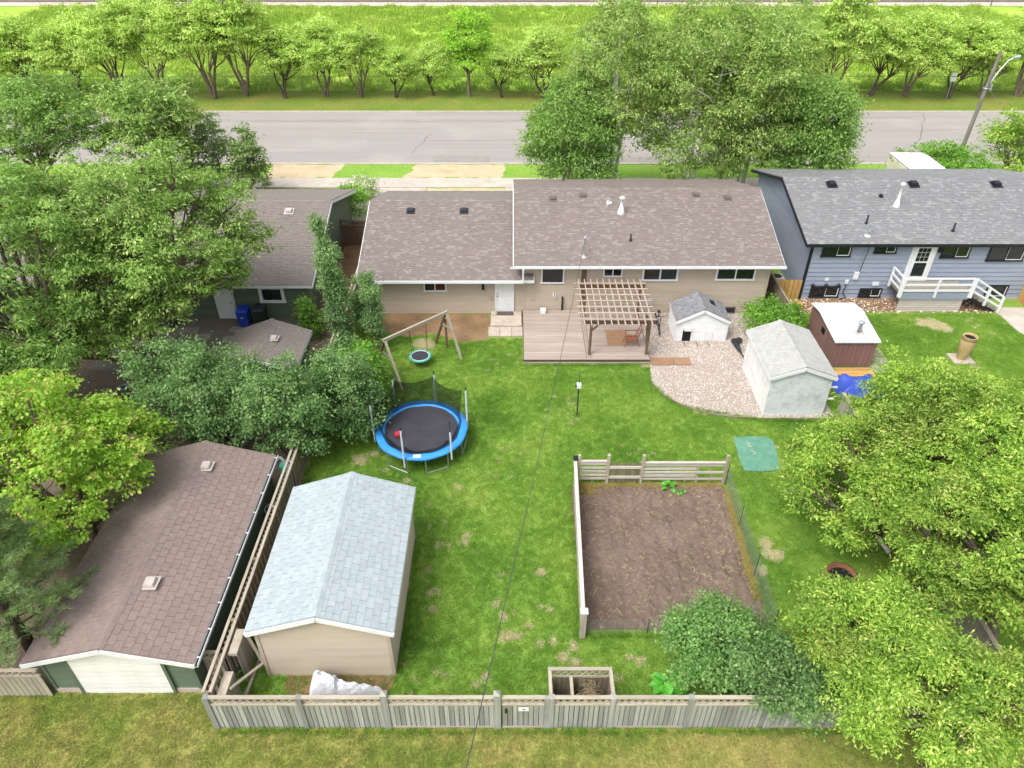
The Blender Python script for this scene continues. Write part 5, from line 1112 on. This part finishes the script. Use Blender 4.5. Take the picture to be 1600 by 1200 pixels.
# ------------------------------------------------------------------ street furniture and cables
def street():
    rg = random.Random(31)
    for x, y, dx, dy, n in ((34, 61, .55, .95, 12), (22, 66.5, 1.5, .05, 22), (-14, 64, 1.4, .04, 26), (-26, 69.5, 1.6, .03, 40), (2, 70.5, .3, -.8, 10), (-9, 60, .25, .7, 8)):
        L_, R_ = [], []
        for k in range(n):
            wv = rg.uniform(.02, .06); x += dx+rg.uniform(-.25, .25); y += dy+rg.uniform(-.15, .15); nx, ny = -dy, dx; q = math.hypot(nx, ny); L_.append((x+nx/q*wv, y+ny/q*wv)); R_.append((x-nx/q*wv, y-ny/q*wv))
        L_ = [p for p in L_ if 58.4 < p[1] < 72.4]; R_ = R_[:len(L_)]
        sheet('tar_seam', L_+R_[::-1], .005, M['tar'])
    sheet('road_patch', ragged(rect(-6.5, -1.8, 58.4, 60.2), .5, .12, 33), .004, M['tar_patch'])
    p = thing('utility_pole', 'tall grey wooden utility pole with curved white street lamp arm', 'utility pole', (35.7, 57.3, 0))
    MB().tube([(35.55, 57.3, 0), (35.85, 57.3, 8.7)], [.17, .12], 12).build('pole', M['pole_wood'], p)
    a = MB().tube([(35.8, 57.3, 6.2), (36.2, 57.3, 7.3), (36.6, 57.25, 8.1), (36.95, 57.2, 8.35)], .045, 8).build('lamp_arm', M['white'], p)
    MB().tube([(36.85, 57.2, 8.33), (37.3, 57.15, 8.4)], [.1, .13], 10).build('lamp_head', M['galv'], p); MB().torus((35.76, 57.3, 6.15), .2, .03, 16, 6).build('bracket', M['galv'], p)
    for k in range(2): MB().box(35.95, 36.1, 57.15, 57.3, 6.0+.25*k, 6.2+.25*k).build('junction_box', M['galv'], p)
    c = MB().tube([(35.8, 57.3, 6.2), (39.5, 58.5, 3.5), (42, 59, 0)], .012, 4).build('guy_wire', M['wire'], p)
    s = thing('street_sign', 'small white sign on a thin post among the willows', 'sign', (44.4, 77.1, 0)); MB().tube([(44.4, 77.1, 0), (44.4, 77.1, 2.6)], .04, 8).build('post', M['galv'], s)
    MB().box(44.15, 44.65, 77.02, 77.06, 1.75, 2.6).build('panel', M['white'], s); MB().box(44.2, 44.6, 77.012, 77.018, 2.2, 2.26).build('marking', M['dark_metal'], s)
    # chain link fence along the field
    f = thing('chain_link_fence', 'long thin chain link fence between the willows and the bright field', 'wire fence', (0, 80.2, 0))
    MB().tube([(-110, 80.2, 1.5), (110, 80.2, 1.5)], .03, 6).build('top_rail', M['galv'], f); 
    ps = MB().tube([(0, 0, 0), (0, 0, 1.52)], .035, 6).mesh('post', M['galv'])
    for k in range(56): piece('post', ps, f, Matrix.Translation((-110+4*k, 80.2, 0)))
    wm = MB()
    for k in range(1467): x = -110+.15*k; wm.add([(x-.003, 80.2, .05), (x+.003, 80.2, .05), (x+.003, 80.2, 1.48), (x-.003, 80.2, 1.48)], [(0, 1, 2, 3)])
    for k in range(10): z = .1+.15*k; wm.add([(-110, 80.2, z-.003), (110, 80.2, z-.003), (110, 80.2, z+.003), (-110, 80.2, z+.003)], [(0, 1, 2, 3)])
    wm.build('wire_mesh', M['wire'], f, kind='stuff')
    for x, lab in ((23.5, 'thin grey marker post by the railway gravel behind the birches'), (77.5, 'thin grey marker post by the railway gravel beyond the leaning willows')):
        o = MB().tube([(x, 131, 0), (x, 131, 3.2)], .09, 8).build('marker_post', M['vent_brown']); tag(o, lab, 'post')
    # service cable from the mast over the yard to a pole behind the lane
    a, b = Vector((3.79, 34.66, 4.5)), Vector((-1.05, 4.6, 8.2)); pts = []
    for k in range(25): t = k/24; q = a.lerp(b, t); q.z -= .55*(1-(2*t-1)**2); pts.append(q)
    tag(MB().tube(pts, .010, 6).build('service_cable', M['cable']), 'black overhead service cable running from the roof mast across the lawn', 'cable')
    a, b = Vector((19.3, 36.45, 4.5)), Vector((23, 30, 5)); 
street()

# ------------------------------------------------------------------ trees and shrubs
def leaves(centers, outw, size, rg, up=.7, jit=.7, aspect=.5, droop=.25):
    n = len(centers)
    nrm = outw*.45 + np.array([0, 0, up]) + rg.normal(0, jit, (n, 3)); nrm /= np.linalg.norm(nrm, axis=1, keepdims=True)+1e-9
    d = outw*1.2 + rg.normal(0, .45, (n, 3)); d[:, 2] -= droop; d -= nrm*(d*nrm).sum(1, keepdims=True); d /= np.linalg.norm(d, axis=1, keepdims=True)+1e-9
    s = np.cross(nrm, d); L_ = (size*rg.uniform(.45, 1.45, n))[:, None]; W_ = L_*aspect*.5; fold = nrm*L_*.12
    v = np.empty((n, 4, 3)); v[:, 0] = centers - d*L_*.5; v[:, 1] = centers + s*W_ + fold; v[:, 2] = centers + d*L_*.5 - nrm*L_*.1; v[:, 3] = centers - s*W_ + fold
    i = np.arange(n)[:, None]*4
    return v.reshape(-1, 3), np.concatenate([i+np.array([0, 1, 2]), i+np.array([0, 2, 3])])
def crown_points(lobes, ncl, per, clr, rg, shell=.55, low=-.6, flat=.55):
    pts = []; outs = []; cc = []
    area = np.array([l[3]*l[4]+l[3]*l[5] for l in lobes]); share = area/area.sum()
    for l, f in zip(lobes, share):
        n = max(3, int(ncl*f)); d = rg.normal(0, 1, (n*3, 3)); d /= np.linalg.norm(d, axis=1, keepdims=True); d = d[d[:, 2] > low][:n]; n = len(d)
        r = shell + (1.04-shell)*rg.random(n)**.55
        r = np.where(rg.random(n) < .14, r*rg.uniform(1.05, 1.4, n), r)
        c = np.array(l[:3]) + d*r[:, None]*np.array(l[3:6])
        g = np.sin(2.9*c[:, 0]+1.3)+np.sin(2.6*c[:, 1]+.4)+np.sin(3.4*c[:, 2]+2.1); ok = g > -1.15; c, d, n = c[ok], d[ok], int(ok.sum()); cc.append(c)
        if n == 0: cc.pop(); continue
        k = rg.poisson(per, n); idx = np.repeat(np.arange(n), k); off = rg.normal(0, 1, (len(idx), 3)); off[:, 2] = np.where(off[:, 2] < -.3, -off[:, 2]*.6, off[:, 2]); off = off*np.array([1, 1, flat])*(clr*rg.uniform(.6, 1.4, n))[idx][:, None]
        p = c[idx]+off; pts.append(p); o = d[idx]*.35+off/(np.linalg.norm(off, axis=1, keepdims=True)+1e-6)*.8; outs.append(o)
    return np.concatenate(pts), np.concatenate(outs), np.concatenate(cc)
def auto_lobes(c, r, n, rg, inner=.55, rad=.5):
    out = []
    for k in range(n):
        t = (k+.5)/n; z = 1-1.75*t; ph = 2.4*k+rg.uniform(-.4, .4); s = math.sqrt(max(0, 1-z*z)); q = rg.uniform(.85, 1.15)*inner; f = rg.uniform(.6, 1.35)*rad
        out.append((c[0]+r[0]*q*s*math.cos(ph), c[1]+r[1]*q*s*math.sin(ph), c[2]+r[2]*q*z, r[0]*f, r[1]*f, r[2]*f))
    return out
def wood(base, fork, lobes, cc, rg, r0, twigs=5, bend=.25, stems=1, tw=.02, spread=.0):
    mb = MB(); b = Vector(base); fk = Vector(fork)
    roots = []
    for s in range(stems):
        o = Vector((rg.uniform(-1, 1)*spread, rg.uniform(-1, 1)*spread, 0)) if stems > 1 else Vector((0, 0, 0))
        mid = b.lerp(fk, .5)+o*.45+Vector((rg.uniform(-.1, .1), rg.uniform(-.1, .1), 0)); e = fk+o
        rr = r0*(1 if stems == 1 else .62); mb.tube([b+o*.12, mid, e], [rr*1.25, rr, rr*.8 if e.z < 5 else rr*.35], 8, False); roots.append((b+o*.12, mid, e))
    for i, l in enumerate(lobes):
        c = Vector(l[:3]); st = min(roots, key=lambda q: min((q[1]-c).length, (q[2]-c).length)) if stems > 1 else roots[0]
        zt = c.z-.6*math.hypot(c.x-st[2].x, c.y-st[2].y); f = min(1, max(.4, (zt-b.z)/max(.3, st[2].z-b.z)))
        e = st[0].lerp(st[1], f*2) if f < .5 else st[1].lerp(st[2], f*2-1)
        m = e.lerp(c, .5); m.z -= bend*.3*(c-e).length*.4; m += Vector((rg.normal(0, .08), rg.normal(0, .08), 0))*(c-e).length
        rl = r0*.55*(.6 if stems > 1 else 1); mb.tube([e, m, c], [rl, rl*.7, rl*.4], 6, False)
        dd = np.linalg.norm(cc-np.array(l[:3]), axis=1); idx = np.argsort(dd); pick = rg.choice(idx[:max(8, len(cc)//len(lobes))], min(twigs, len(cc)), replace=False)
        for j in pick:
            t = Vector(cc[j]); s = m.lerp(c, rg.uniform(.2, 1)); k = s.lerp(t, .55)+Vector((rg.normal(0, .12), rg.normal(0, .12), -.05)); mb.tube([s, k, t], [rl*.38, max(tw, rl*.2), tw*.5], 4, False)
    for j in rg.choice(len(cc), min(len(cc), twigs*6), replace=False):
        t = Vector(cc[j]); l = min(lobes, key=lambda q: (Vector(q[:3])-t).length); d = (t-Vector(l[:3])).normalized()
        for q in range(2):
            e = t+(d+Vector((rg.normal(0, .5), rg.normal(0, .5), rg.normal(.1, .3))))*tw*18; mb.tube([t-d*.25, t.lerp(e, .5)+Vector((rg.normal(0, .03), rg.normal(0, .03), 0)), e], [tw*.5, tw*.4, tw*.2], 3, False)
    return mb
def tree(name, label, cat, base, lobes, leaf, n_cl, per, clr, size, bark='bark', r0=.16, fork=None, twigs=6, stems=1, spread=0, seed=1, group=None, shell=.55, low=-.6, flat=.55, aspect=.42, up=.7, droop=.25, jit=.7, crown_name='crown', tw=.018):
    rg = np.random.default_rng(seed)
    p, o, cc = crown_points(lobes, n_cl, per, clr, rg, shell, low, flat); keep = p[:, 2] > .05; p, o = p[keep], o[keep]
    t = thing(name, label, cat, base, group)
    v, f = leaves(p, o, size, rg, up, jit, aspect, droop)
    c = bpy.data.objects.new(crown_name, npmesh(crown_name, v, f, L[leaf])); C.objects.link(c); adopt(c, t)
    if fork is None: fork = (base[0], base[1], min(l[2] for l in lobes)*.6)
    wood(base, fork, lobes, cc, rg, r0, twigs, stems=stems, spread=spread, tw=tw).build('trunk', M[bark], t, True)
    return t
def vegetation():
    G_ = lambda s: np.random.default_rng(s)
    # --- left: two big ash trees
    tree('ash_tree', 'large spreading green ash tree overhanging the patio and green house', 'tree', (-17.6, 29.3, 0), auto_lobes((-16.7, 29.6, 6.2), (4.5, 4.4, 4.8), 28, G_(1), .74, .28)[:25] + [(-18.6, 27.2, 4.2, 1.5, 1.4, 1.3), (-17.0, 26.8, 4.0, 1.3, 1.2, 1.1), (-19.8, 26.4, 3.6, 1.4, 1.3, 1.2), (-17.2, 27.6, 3.6, 1.2, 1.0, .9), (-15.7, 28.3, 4.3, 1.1, 1.0, .9), (-14.7, 29.2, 4.7, 1.1, 1.0, .9), (-18.3, 25.9, 3.2, 1.0, .9, .8), (-12.7, 31.6, 5.9, 1.2, 1.2, 1.0), (-13.1, 31.4, 7.4, 1.2, 1.2, 1.1), (-13.6, 31.0, 4.6, .9, .9, .8)], 'ash', 1480, 64, .24, .17, r0=.3, fork=(-17.2, 29.5, 2.6), twigs=9, seed=21, low=-.8, tw=.022)
    tree('ash_tree', 'dark green ash tree standing left of the big spreading ash', 'tree', (-21.5, 27.5, 0), auto_lobes((-21.0, 27.4, 5.9), (4.2, 4, 5.4), 26, G_(2), .74, .29)+[(-21.8, 24.2, 3.4, 1.7, 1.4, 1.2), (-23.6, 25, 4.2, 1.8, 1.5, 1.4), (-20.6, 24.8, 3.0, 1.2, 1.1, 1.0)], 'ash2', 1080, 60, .25, .17, r0=.26, fork=(-21.4, 27.6, 2.8), twigs=9, seed=22, low=-.8, tw=.022)
    tree('ash_tree', 'light green tree crown rising behind the green house roof', 'tree', (-24.4, 49.5, 0), auto_lobes((-24.4, 49.5, 5.9), (3.3, 3, 3.0), 14, G_(3), .7, .36), 'ash', 420, 50, .32, .24, r0=.2, seed=23)
    tree('ash_tree', 'broad tree crown farther left in front of the street', 'tree', (-32.5, 49.5, 0), auto_lobes((-32.3, 49.5, 5.8), (4.8, 3.5, 3.0), 16, G_(4), .7, .34), 'ash2', 480, 50, .34, .24, r0=.2, seed=24)
    # --- cedars by the street
    for i, (c, r, lab) in enumerate((((-23.3, 52, 3.6), (1.1, 1.1, 4.0), 'tall pointed cedar in front of the street'), ((-21.4, 51.8, 3.3), (1.7, 1.5, 3.3), 'broad bushy cedar beside the pointed one'), ((-18.8, 51, 2.9), (1.1, 1.1, 2.5), 'smaller cedar nearest the road at the house corner'))):
        lb = [(c[0], c[1], c[2]+r[2]*z, r[0]*(1-.75*max(0, z)), r[1]*(1-.75*max(0, z)), r[2]*.35) for z in (-.65, -.35, 0, .3, .6)]
        tree('cedar', lab, 'conifer', (c[0], c[1], 0), lb, 'cedar', 220, 34, .22, .2, r0=.12, seed=30+i, shell=.5, aspect=.4, up=.5)
    # --- yellow-green maple over the garage
    tree('young_maple', 'yellow green maple with reddish tips leaning over the garage roof', 'tree', (-15.6, 18.4, 0), auto_lobes((-16.1, 18.1, 3.9), (3.5, 3.1, 3.5), 26, G_(5), .74, .27)+[(-14.6, 20.6, 3.4, 1.1, .9, .9), (-15.6, 21.4, 3.2, 1.2, .9, .9), (-14.0, 21.3, 2.4, .8, .7, .7)], 'maple', 1000, 64, .17, .125, r0=.16, fork=(-15.6, 18.4, 1.2), seed=41, low=-.7, aspect=.75, jit=.55)
    # --- pine in the corner
    pine()
    # --- dark lilacs on the left boundary
    tree('lilac_bush', 'dense dark green lilac in front of the small green shed', 'bush', (-12.5, 24, 0), auto_lobes((-12.7, 23.8, 2.5), (3.0, 2.1, 2.3), 22, G_(6), .7, .34), 'lilac', 720, 56, .22, .105, 'bark_dark', r0=.09, fork=(-12.2, 24, .5), stems=5, spread=.5, seed=51, aspect=.75, low=-.7)
    tree('lilac_bush', 'dark green lilac growing over the side fence beside the garage', 'bush', (-9.3, 22.8, 0), auto_lobes((-9.2, 22.7, 2.5), (1.7, 1.4, 2.2), 14, G_(7), .7, .36), 'lilac', 340, 54, .2, .105, 'bark_dark', r0=.08, fork=(-9.3, 22.8, .5), stems=4, spread=.4, seed=52, aspect=.75, low=-.7)
    tree('lilac_bush', 'leafy green bush on the lawn edge behind the trampoline', 'bush', (-7.1, 24.2, 0), auto_lobes((-7.0, 24.3, 2.1), (1.65, 1.6, 2.1), 16, G_(8), .7, .36), 'lilac', 480, 56, .2, .1, 'bark_dark', r0=.07, fork=(-7.1, 24.2, .4), stems=4, spread=.4, seed=53, aspect=.75, low=-.8)
    tree('lilac_bush', 'paler fresh green bush beside the swing set leg', 'bush', (-6.9, 27.2, 0), auto_lobes((-6.95, 27.2, 1.3), (1.1, 1.7, 1.4), 7, G_(9), .55, .5), 'shrub', 200, 46, .2, .12, 'bark_dark', r0=.05, fork=(-6.9, 27.2, .4), stems=4, spread=.4, seed=54, low=-.7)
    tree('lilac_bush', 'round dark bush at the foot of the columnar poplars', 'bush', (-8.0, 28.6, 0), auto_lobes((-7.9, 28.2, 1.3), (.8, 1.2, 1.2), 6, G_(10), .55, .5), 'lilac', 160, 46, .2, .12, 'bark_dark', r0=.05, fork=(-8, 28.5, .4), stems=4, spread=.3, seed=55, aspect=.75, low=-.7)
    tree('cedar', 'small feathery cedar at the corner of the green house', 'conifer', (-10.5, 32.3, 0), [(-10.5, 32.3, .5+.45*k, .6-.1*k, .6-.1*k, .5) for k in range(4)], 'shrub', 90, 34, .16, .14, r0=.06, seed=56, aspect=.35)
    # --- columnar poplars
    for x, y, h_, r, lab, sd in ((-8.45, 30.8, 7.2, .42, 'tall narrow columnar poplar beside the side fence', 61), (-6.95, 31.0, 4.7, .32, 'shorter columnar poplar before the garage wing wall', 62), (-7.85, 32.6, 3.3, .26, 'slender young poplar under the white downspout', 63)):
        lb = []
        for k in range(9): t = k/8; lb.append((x+.1*math.sin(k*2.3)-(.35*t if h_ > 6 else 0), y+.1*math.cos(k*1.7), .7+(h_-1.1)*t, r*(.75+.45*math.sin(math.pi*(t*.8+.12))) * (1 if t < .8 else .6), r*(.75+.45*math.sin(math.pi*(t*.8+.12)))*(1 if t < .8 else .6), h_*.09))
        tree('columnar_poplar', lab, 'tree', (x, y, 0), lb, 'poplar', int(560*h_/7), 52, .13, .12, 'bark', r0=.06, fork=(x, y, h_*.5), twigs=3, seed=sd, shell=.35, low=-.9, flat=1.1, up=.3)
    # --- right: bright Manitoba maples
    tree('manitoba_maple', 'large bright green maple spreading between the white shed and the clay urn', 'tree', (15.4, 19.8, 0), auto_lobes((15.6, 19.0, 3.8), (3.7, 3.5, 2.9), 34, G_(11), .76, .25), 'manitoba', 1250, 74, .165, .125, r0=.24, fork=(15.3, 19.6, 1.6), twigs=9, seed=71, low=-.7)
    tree('manitoba_maple', 'bright maple crown reaching over the green turf mat and lawn', 'tree', (13.9, 18.2, 0), auto_lobes((12.0, 18.5, 2.9), (2.4, 2.5, 2.3), 22, G_(12), .74, .27), 'manitoba', 800, 74, .16, .125, r0=.18, fork=(13.4, 18.3, 1.4), twigs=9, seed=72, low=-.6)
    tree('manitoba_maple', 'bright maple behind the boundary fence near the lane', 'tree', (15.6, 14.2, 0), auto_lobes((14.5, 14.7, 4.1), (3.1, 2.3, 2.2), 26, G_(13), .74, .27)+[(13.0, 16.4, 3.3, .9, .8, .6), (12.6, 14.3, 3.0, .9, .7, .6), (15.8, 16.6, 3.7, 1.2, .9, .8), (15.4, 13.0, 4.0, 1.2, .9, .8), (16.4, 12.2, 4.2, 1.2, .9, .8), (14.2, 12.8, 3.6, 1.0, .8, .7)], 'manitoba', 1200, 74, .155, .12, r0=.2, fork=(15.3, 14.3, 1.7), twigs=9, seed=73, low=-.7)
    tree('manitoba_maple', 'yellow green maple bough over the fire bowl and dark lilac', 'tree', (11.9, 12.9, 0), auto_lobes((10.0, 12.5, 3.1), (2.4, 1.35, 1.3), 18, G_(14), .74, .3), 'manitoba', 600, 72, .15, .115, r0=.14, fork=(11.3, 12.8, 1.6), twigs=9, seed=74, low=-.6)
    tree('manitoba_maple', 'bright maple hanging over the back fence into the lane', 'tree', (12.3, 10.7, 0), auto_lobes((10.9, 9.9, 3.3), (2.8, 1.7, 1.6), 24, G_(15), .74, .27), 'manitoba', 900, 74, .145, .11, r0=.16, fork=(12.0, 10.6, 1.5), twigs=9, seed=75, low=-.7)
    # --- dark lilacs at the back fence
    tree('lilac_bush', 'dark green lilac beside the front corner of the garden bed', 'bush', (6.4, 13.0, 0), auto_lobes((6.4, 13.0, 1.35), (1.6, 1.3, 1.1), 16, G_(16), .7, .36), 'lilac2', 560, 54, .17, .085, 'bark_dark', r0=.06, fork=(6.2, 12.9, .4), stems=5, spread=.5, seed=81, aspect=.75, low=-.7)
    tree('lilac_bush', 'dark lilac leaning over the lattice of the back fence', 'bush', (8.3, 12.0, 0), auto_lobes((8.0, 11.75, 1.7), (1.45, 1.1, 1.0), 14, G_(17), .7, .36), 'lilac', 440, 54, .17, .085, 'bark_dark', r0=.06, fork=(8.2, 11.9, .5), stems=4, spread=.4, seed=82, aspect=.75, low=-.7)
    # --- house shrub, street side shrubs
    tree('house_shrub', 'rounded green shrub at the right corner of the beige house', 'bush', (13.6, 33.0, 0), auto_lobes((13.75, 32.9, .75), (1.6, 1.2, .9), 8, G_(18), .5, .5), 'shrub', 230, 44, .2, .14, 'bark_dark', r0=.04, fork=(13.7, 33, .2), stems=4, spread=.3, seed=83, low=-.5)
    tree('street_shrub', 'low spreading green shrub behind the blue house roof', 'bush', (31.5, 52.5, 0), auto_lobes((31.8, 52.3, 1.9), (3.4, 2, 1.6), 8, G_(19)), 'shrub', 200, 44, .32, .22, 'bark_dark', r0=.06, stems=4, spread=.4, seed=84)
    tree('street_tree', 'light green airy tree at the foot of the utility pole', 'tree', (37.6, 54, 0), auto_lobes((37.6, 54, 3.0), (3.6, 2.6, 2.8), 9, G_(20)), 'manitoba', 200, 44, .36, .24, r0=.14, seed=85)
    tree('street_shrub', 'bright green rounded shrub at the end of the driveway', 'bush', (-11.1, 47.9, 0), [(-11.0, 48.1, .9, 1.0, 1.3, 1.0)], 'shrub', 70, 44, .26, .18, 'bark_dark', r0=.04, stems=3, spread=.2, seed=86)
    tree('flowering_shrub', 'white blossoming shrub beside the driveway', 'bush', (-10.9, 51.3, 0), [(-10.9, 51.0, .8, .9, .8, .7)], 'blossom', 50, 44, .26, .17, 'bark_dark', r0=.04, stems=3, spread=.2, seed=87)
    # --- birches on the street side
    for i, (bx, by, c, r, lf, lab) in enumerate(((4.2, 50.5, (4.1, 50.3, 4.6), (3.5, 3.2, 3.6), 'birch2', 'low dark green birch crown touching the house ridge'), (7.2, 51, (7.0, 51, 7.9), (3.1, 2.8, 5.8), 'birch', 'tall sparse white stemmed birch behind the house ridge'), (12.6, 50.6, (12.6, 50.5, 6.6), (3.9, 3.4, 6.6), 'birch', 'broad white stemmed birch in the middle of the clump'), (16.6, 51, (16.6, 50.8, 6.9), (4.1, 3.6, 6.6), 'birch', 'full weeping birch nearest the blue house'), (19.9, 49.6, (20.0, 49.5, 5.2), (3.0, 2.7, 3.6), 'birch2', 'low drooping birch crown over the blue house corner'))):
        lb = auto_lobes(c, r, 22, G_(40+i), .72, .31)
        tree('birch_tree', lab, 'tree', (bx, by, 0), lb, lf, (860, 580, 1020, 1080, 820)[i], 54, .33, .21, 'bark_birch', r0=.17, fork=(bx, by, c[2]+r[2]*.62), twigs=7, stems=3, spread=1.3, seed=91+i, shell=.35, low=-.85, flat=.9, droop=.7, up=.45, tw=.02)
    # --- willow row
    protos = []
    for i in range(5):
        rg = G_(60+i); hh = (6.6, 5.4, 7.2, 6.0, 7.6)[i]
        lb = auto_lobes((.35*math.sin(i*2), 0, hh*.66), ((2.7, 2.4, 2.9, 2.3, 2.6)[i], 2.3, hh*.38), 14, rg, .7, .36)
        t = tree('willow_tree', WL, 'tree', (0, 0, 0), lb, 'willow2' if i == 4 else 'willow', 420, 46, .3, .22, 'bark_dark' if i % 2 else 'bark', r0=.17, fork=(0, 0, hh*.28), twigs=4, stems=(4, 3, 4, 3, 1)[i], spread=1.0 if i < 4 else 0, seed=101+i, low=-.8, group='willows along the far side of the street', shell=.4, tw=.03)
        protos.append(t)
    spots = [(-58, 0), (-53.5, 2), (-49, 1), (-44.5, 3), (-40, 0), (-35.6, 2), (-30.4, 0), (-27.5, 2), (-23.2, 1), (-19.1, 2), (-15.5, 0), (-12.0, 1), (-8.0, 3), (-4.4, 4), (-1.0, 3), (3.4, 1), (8.0, 0), (13, 2), (18, 3), (23, 0), (28, 1), (32.4, 2), (36.8, 3), (40.6, 2), (44.6, 1), (48.1, 0), (52.2, 2), (56.5, 0), (61, 3)]
    used = set(); rg = random.Random(12)
    for x, k in spots:
        pr = protos[k]
        if k in used: t = copy_tree(pr)
        else: t = pr; used.add(k)
        t.location = (x, 77.6+rg.uniform(-.5, .7), 0); s = rg.uniform(.8, 1.22)*(1.2 if x < -18 else 1.12 if x > 30 else 1)*(.75 if x in (-8.0, -1.0) else 1); t.scale = (s, s, s*rg.uniform(.95, 1.08)); t.rotation_euler = (0, R(12) if x > 33 else 0, rg.uniform(0, 6.28) if x < 33 else rg.uniform(-.5, .5))
        if x > 33: t['label'] = 'wind leaning willow with bare dark lower limbs beyond the birches'; t['group'] = 'leaning willows beyond the birches'
        if x in (-8.0, -1.0): t['label'] = 'small thin stemmed willow beside the rounder bright green tree'; t['group'] = 'small willows in the row'
        if k == 4: t['label'] = 'single stemmed rounder bright green tree in the willow row'; del t['group']
    # --- rhubarb and small plants
    rhubarb(4.7, 12.3, 20, .6, 'clump of big rhubarb leaves beside the back fence'); rhubarb(6.35, 21.0, 9, .35, 'leafy green weed growing against the garden fence slats'); rhubarb(6.75, 20.75, 6, .25, 'small leafy weed in the far edge of the garden soil')
WL = 'light green multi stemmed willow in the row along the street'
def copy_tree(o, parent=None):
    c = o.copy(); C.objects.link(c)
    if parent: c.parent = parent
    for ch in o.children: copy_tree(ch, c)
    return c
def rhubarb(x, y, n, s, lab):
    rg = np.random.default_rng(int(x*10)); t = thing('leafy_plant', lab, 'plant', (x, y, 0))
    for k in range(n):
        a = rg.uniform(0, 6.28); r = rg.uniform(.2, 1.0)*s*1.3; z = rg.uniform(.2, .6)*s*1.4; w_ = s*rg.uniform(.4, .6); d = Vector((math.cos(a), math.sin(a), 0)); q = Vector((-d.y, d.x, 0)); c = Vector((x, y, z))+d*r*.6
        pr = [(-.5, .0, 0), (-.35, .42, .04), (0, .5, .08), (.35, .33, .03), (.6, 0, -.08), (.35, -.33, .03), (0, -.5, .08), (-.35, -.42, .04)]
        vs = [c+d*(u*w_*1.2)+q*(v*w_*(1+.15*rg.normal()))+Vector((0, 0, h_*w_*2+rg.normal(0, .02))) for u, v, h_ in pr]+[c+Vector((0, 0, .0))]
        mb = MB().add(vs, [(i, (i+1) % 8, 8) for i in range(8)]); mb.build('leaf', L['rhubarb'], t)
        MB().tube([(x, y, 0), c-d*w_*.5], .012, 5).build('stalk', M['wood_brown'], t)
def pine():
    rg = np.random.default_rng(77); t = thing('pine_tree', 'grey green pine at the lane corner left of the garage', 'conifer', (-15.2, 13.5, 0))
    pts = []; dirs = []; mb = MB(); mb.tube([(-15.2, 13.5, 0), (-15.15, 13.5, 3.5), (-15.2, 13.55, 7.9)], [.2, .13, .03], 8)
    for k in range(90):
        z = 1.3+6.4*(k/90)**.95; a = k*2.4+rg.uniform(-.3, .3); ln = 2.2*(1-((z-.6)/7.9)**1.5)+.2; e = Vector((-15.2+math.cos(a)*ln, 13.5+math.sin(a)*ln, z+.25*ln))
        s = Vector((-15.2, 13.5, z)); m = s.lerp(e, .5)+Vector((0, 0, -.12)); mb.tube([s, m, e], [.035, .025, .01], 5, False)
        for j in range(17):
            u = .35+.65*rg.random(); p = s.lerp(m, u*2) if u < .5 else m.lerp(e, u*2-1); q = p+Vector((rg.normal(0, .2), rg.normal(0, .2), rg.normal(.05, .08)))
            n = 46; o = rg.normal(0, 1, (n, 3)); o /= np.linalg.norm(o, axis=1, keepdims=True); o[:, 2] = np.abs(o[:, 2])*.7; pts.append(np.array(q)+o*rg.uniform(.03, .2, (n, 1))); dirs.append(o)
    p = np.concatenate(pts); d = np.concatenate(dirs); n = len(p); d = d+rg.normal(0, .25, (n, 3)); d /= np.linalg.norm(d, axis=1, keepdims=True); s = np.cross(d, rg.normal(0, 1, (n, 3))); s /= np.linalg.norm(s, axis=1, keepdims=True)
    v = np.empty((n, 3, 3)); v[:, 0] = p-d*.06+s*.009; v[:, 1] = p-d*.06-s*.009; v[:, 2] = p+d*.11
    c = bpy.data.objects.new('crown', npmesh('crown', v.reshape(-1, 3), np.arange(n*3).reshape(-1, 3), L['pine'])); C.objects.link(c); adopt(c, t)
    mb.build('trunk', M['bark_dark'], t, True)
vegetation()
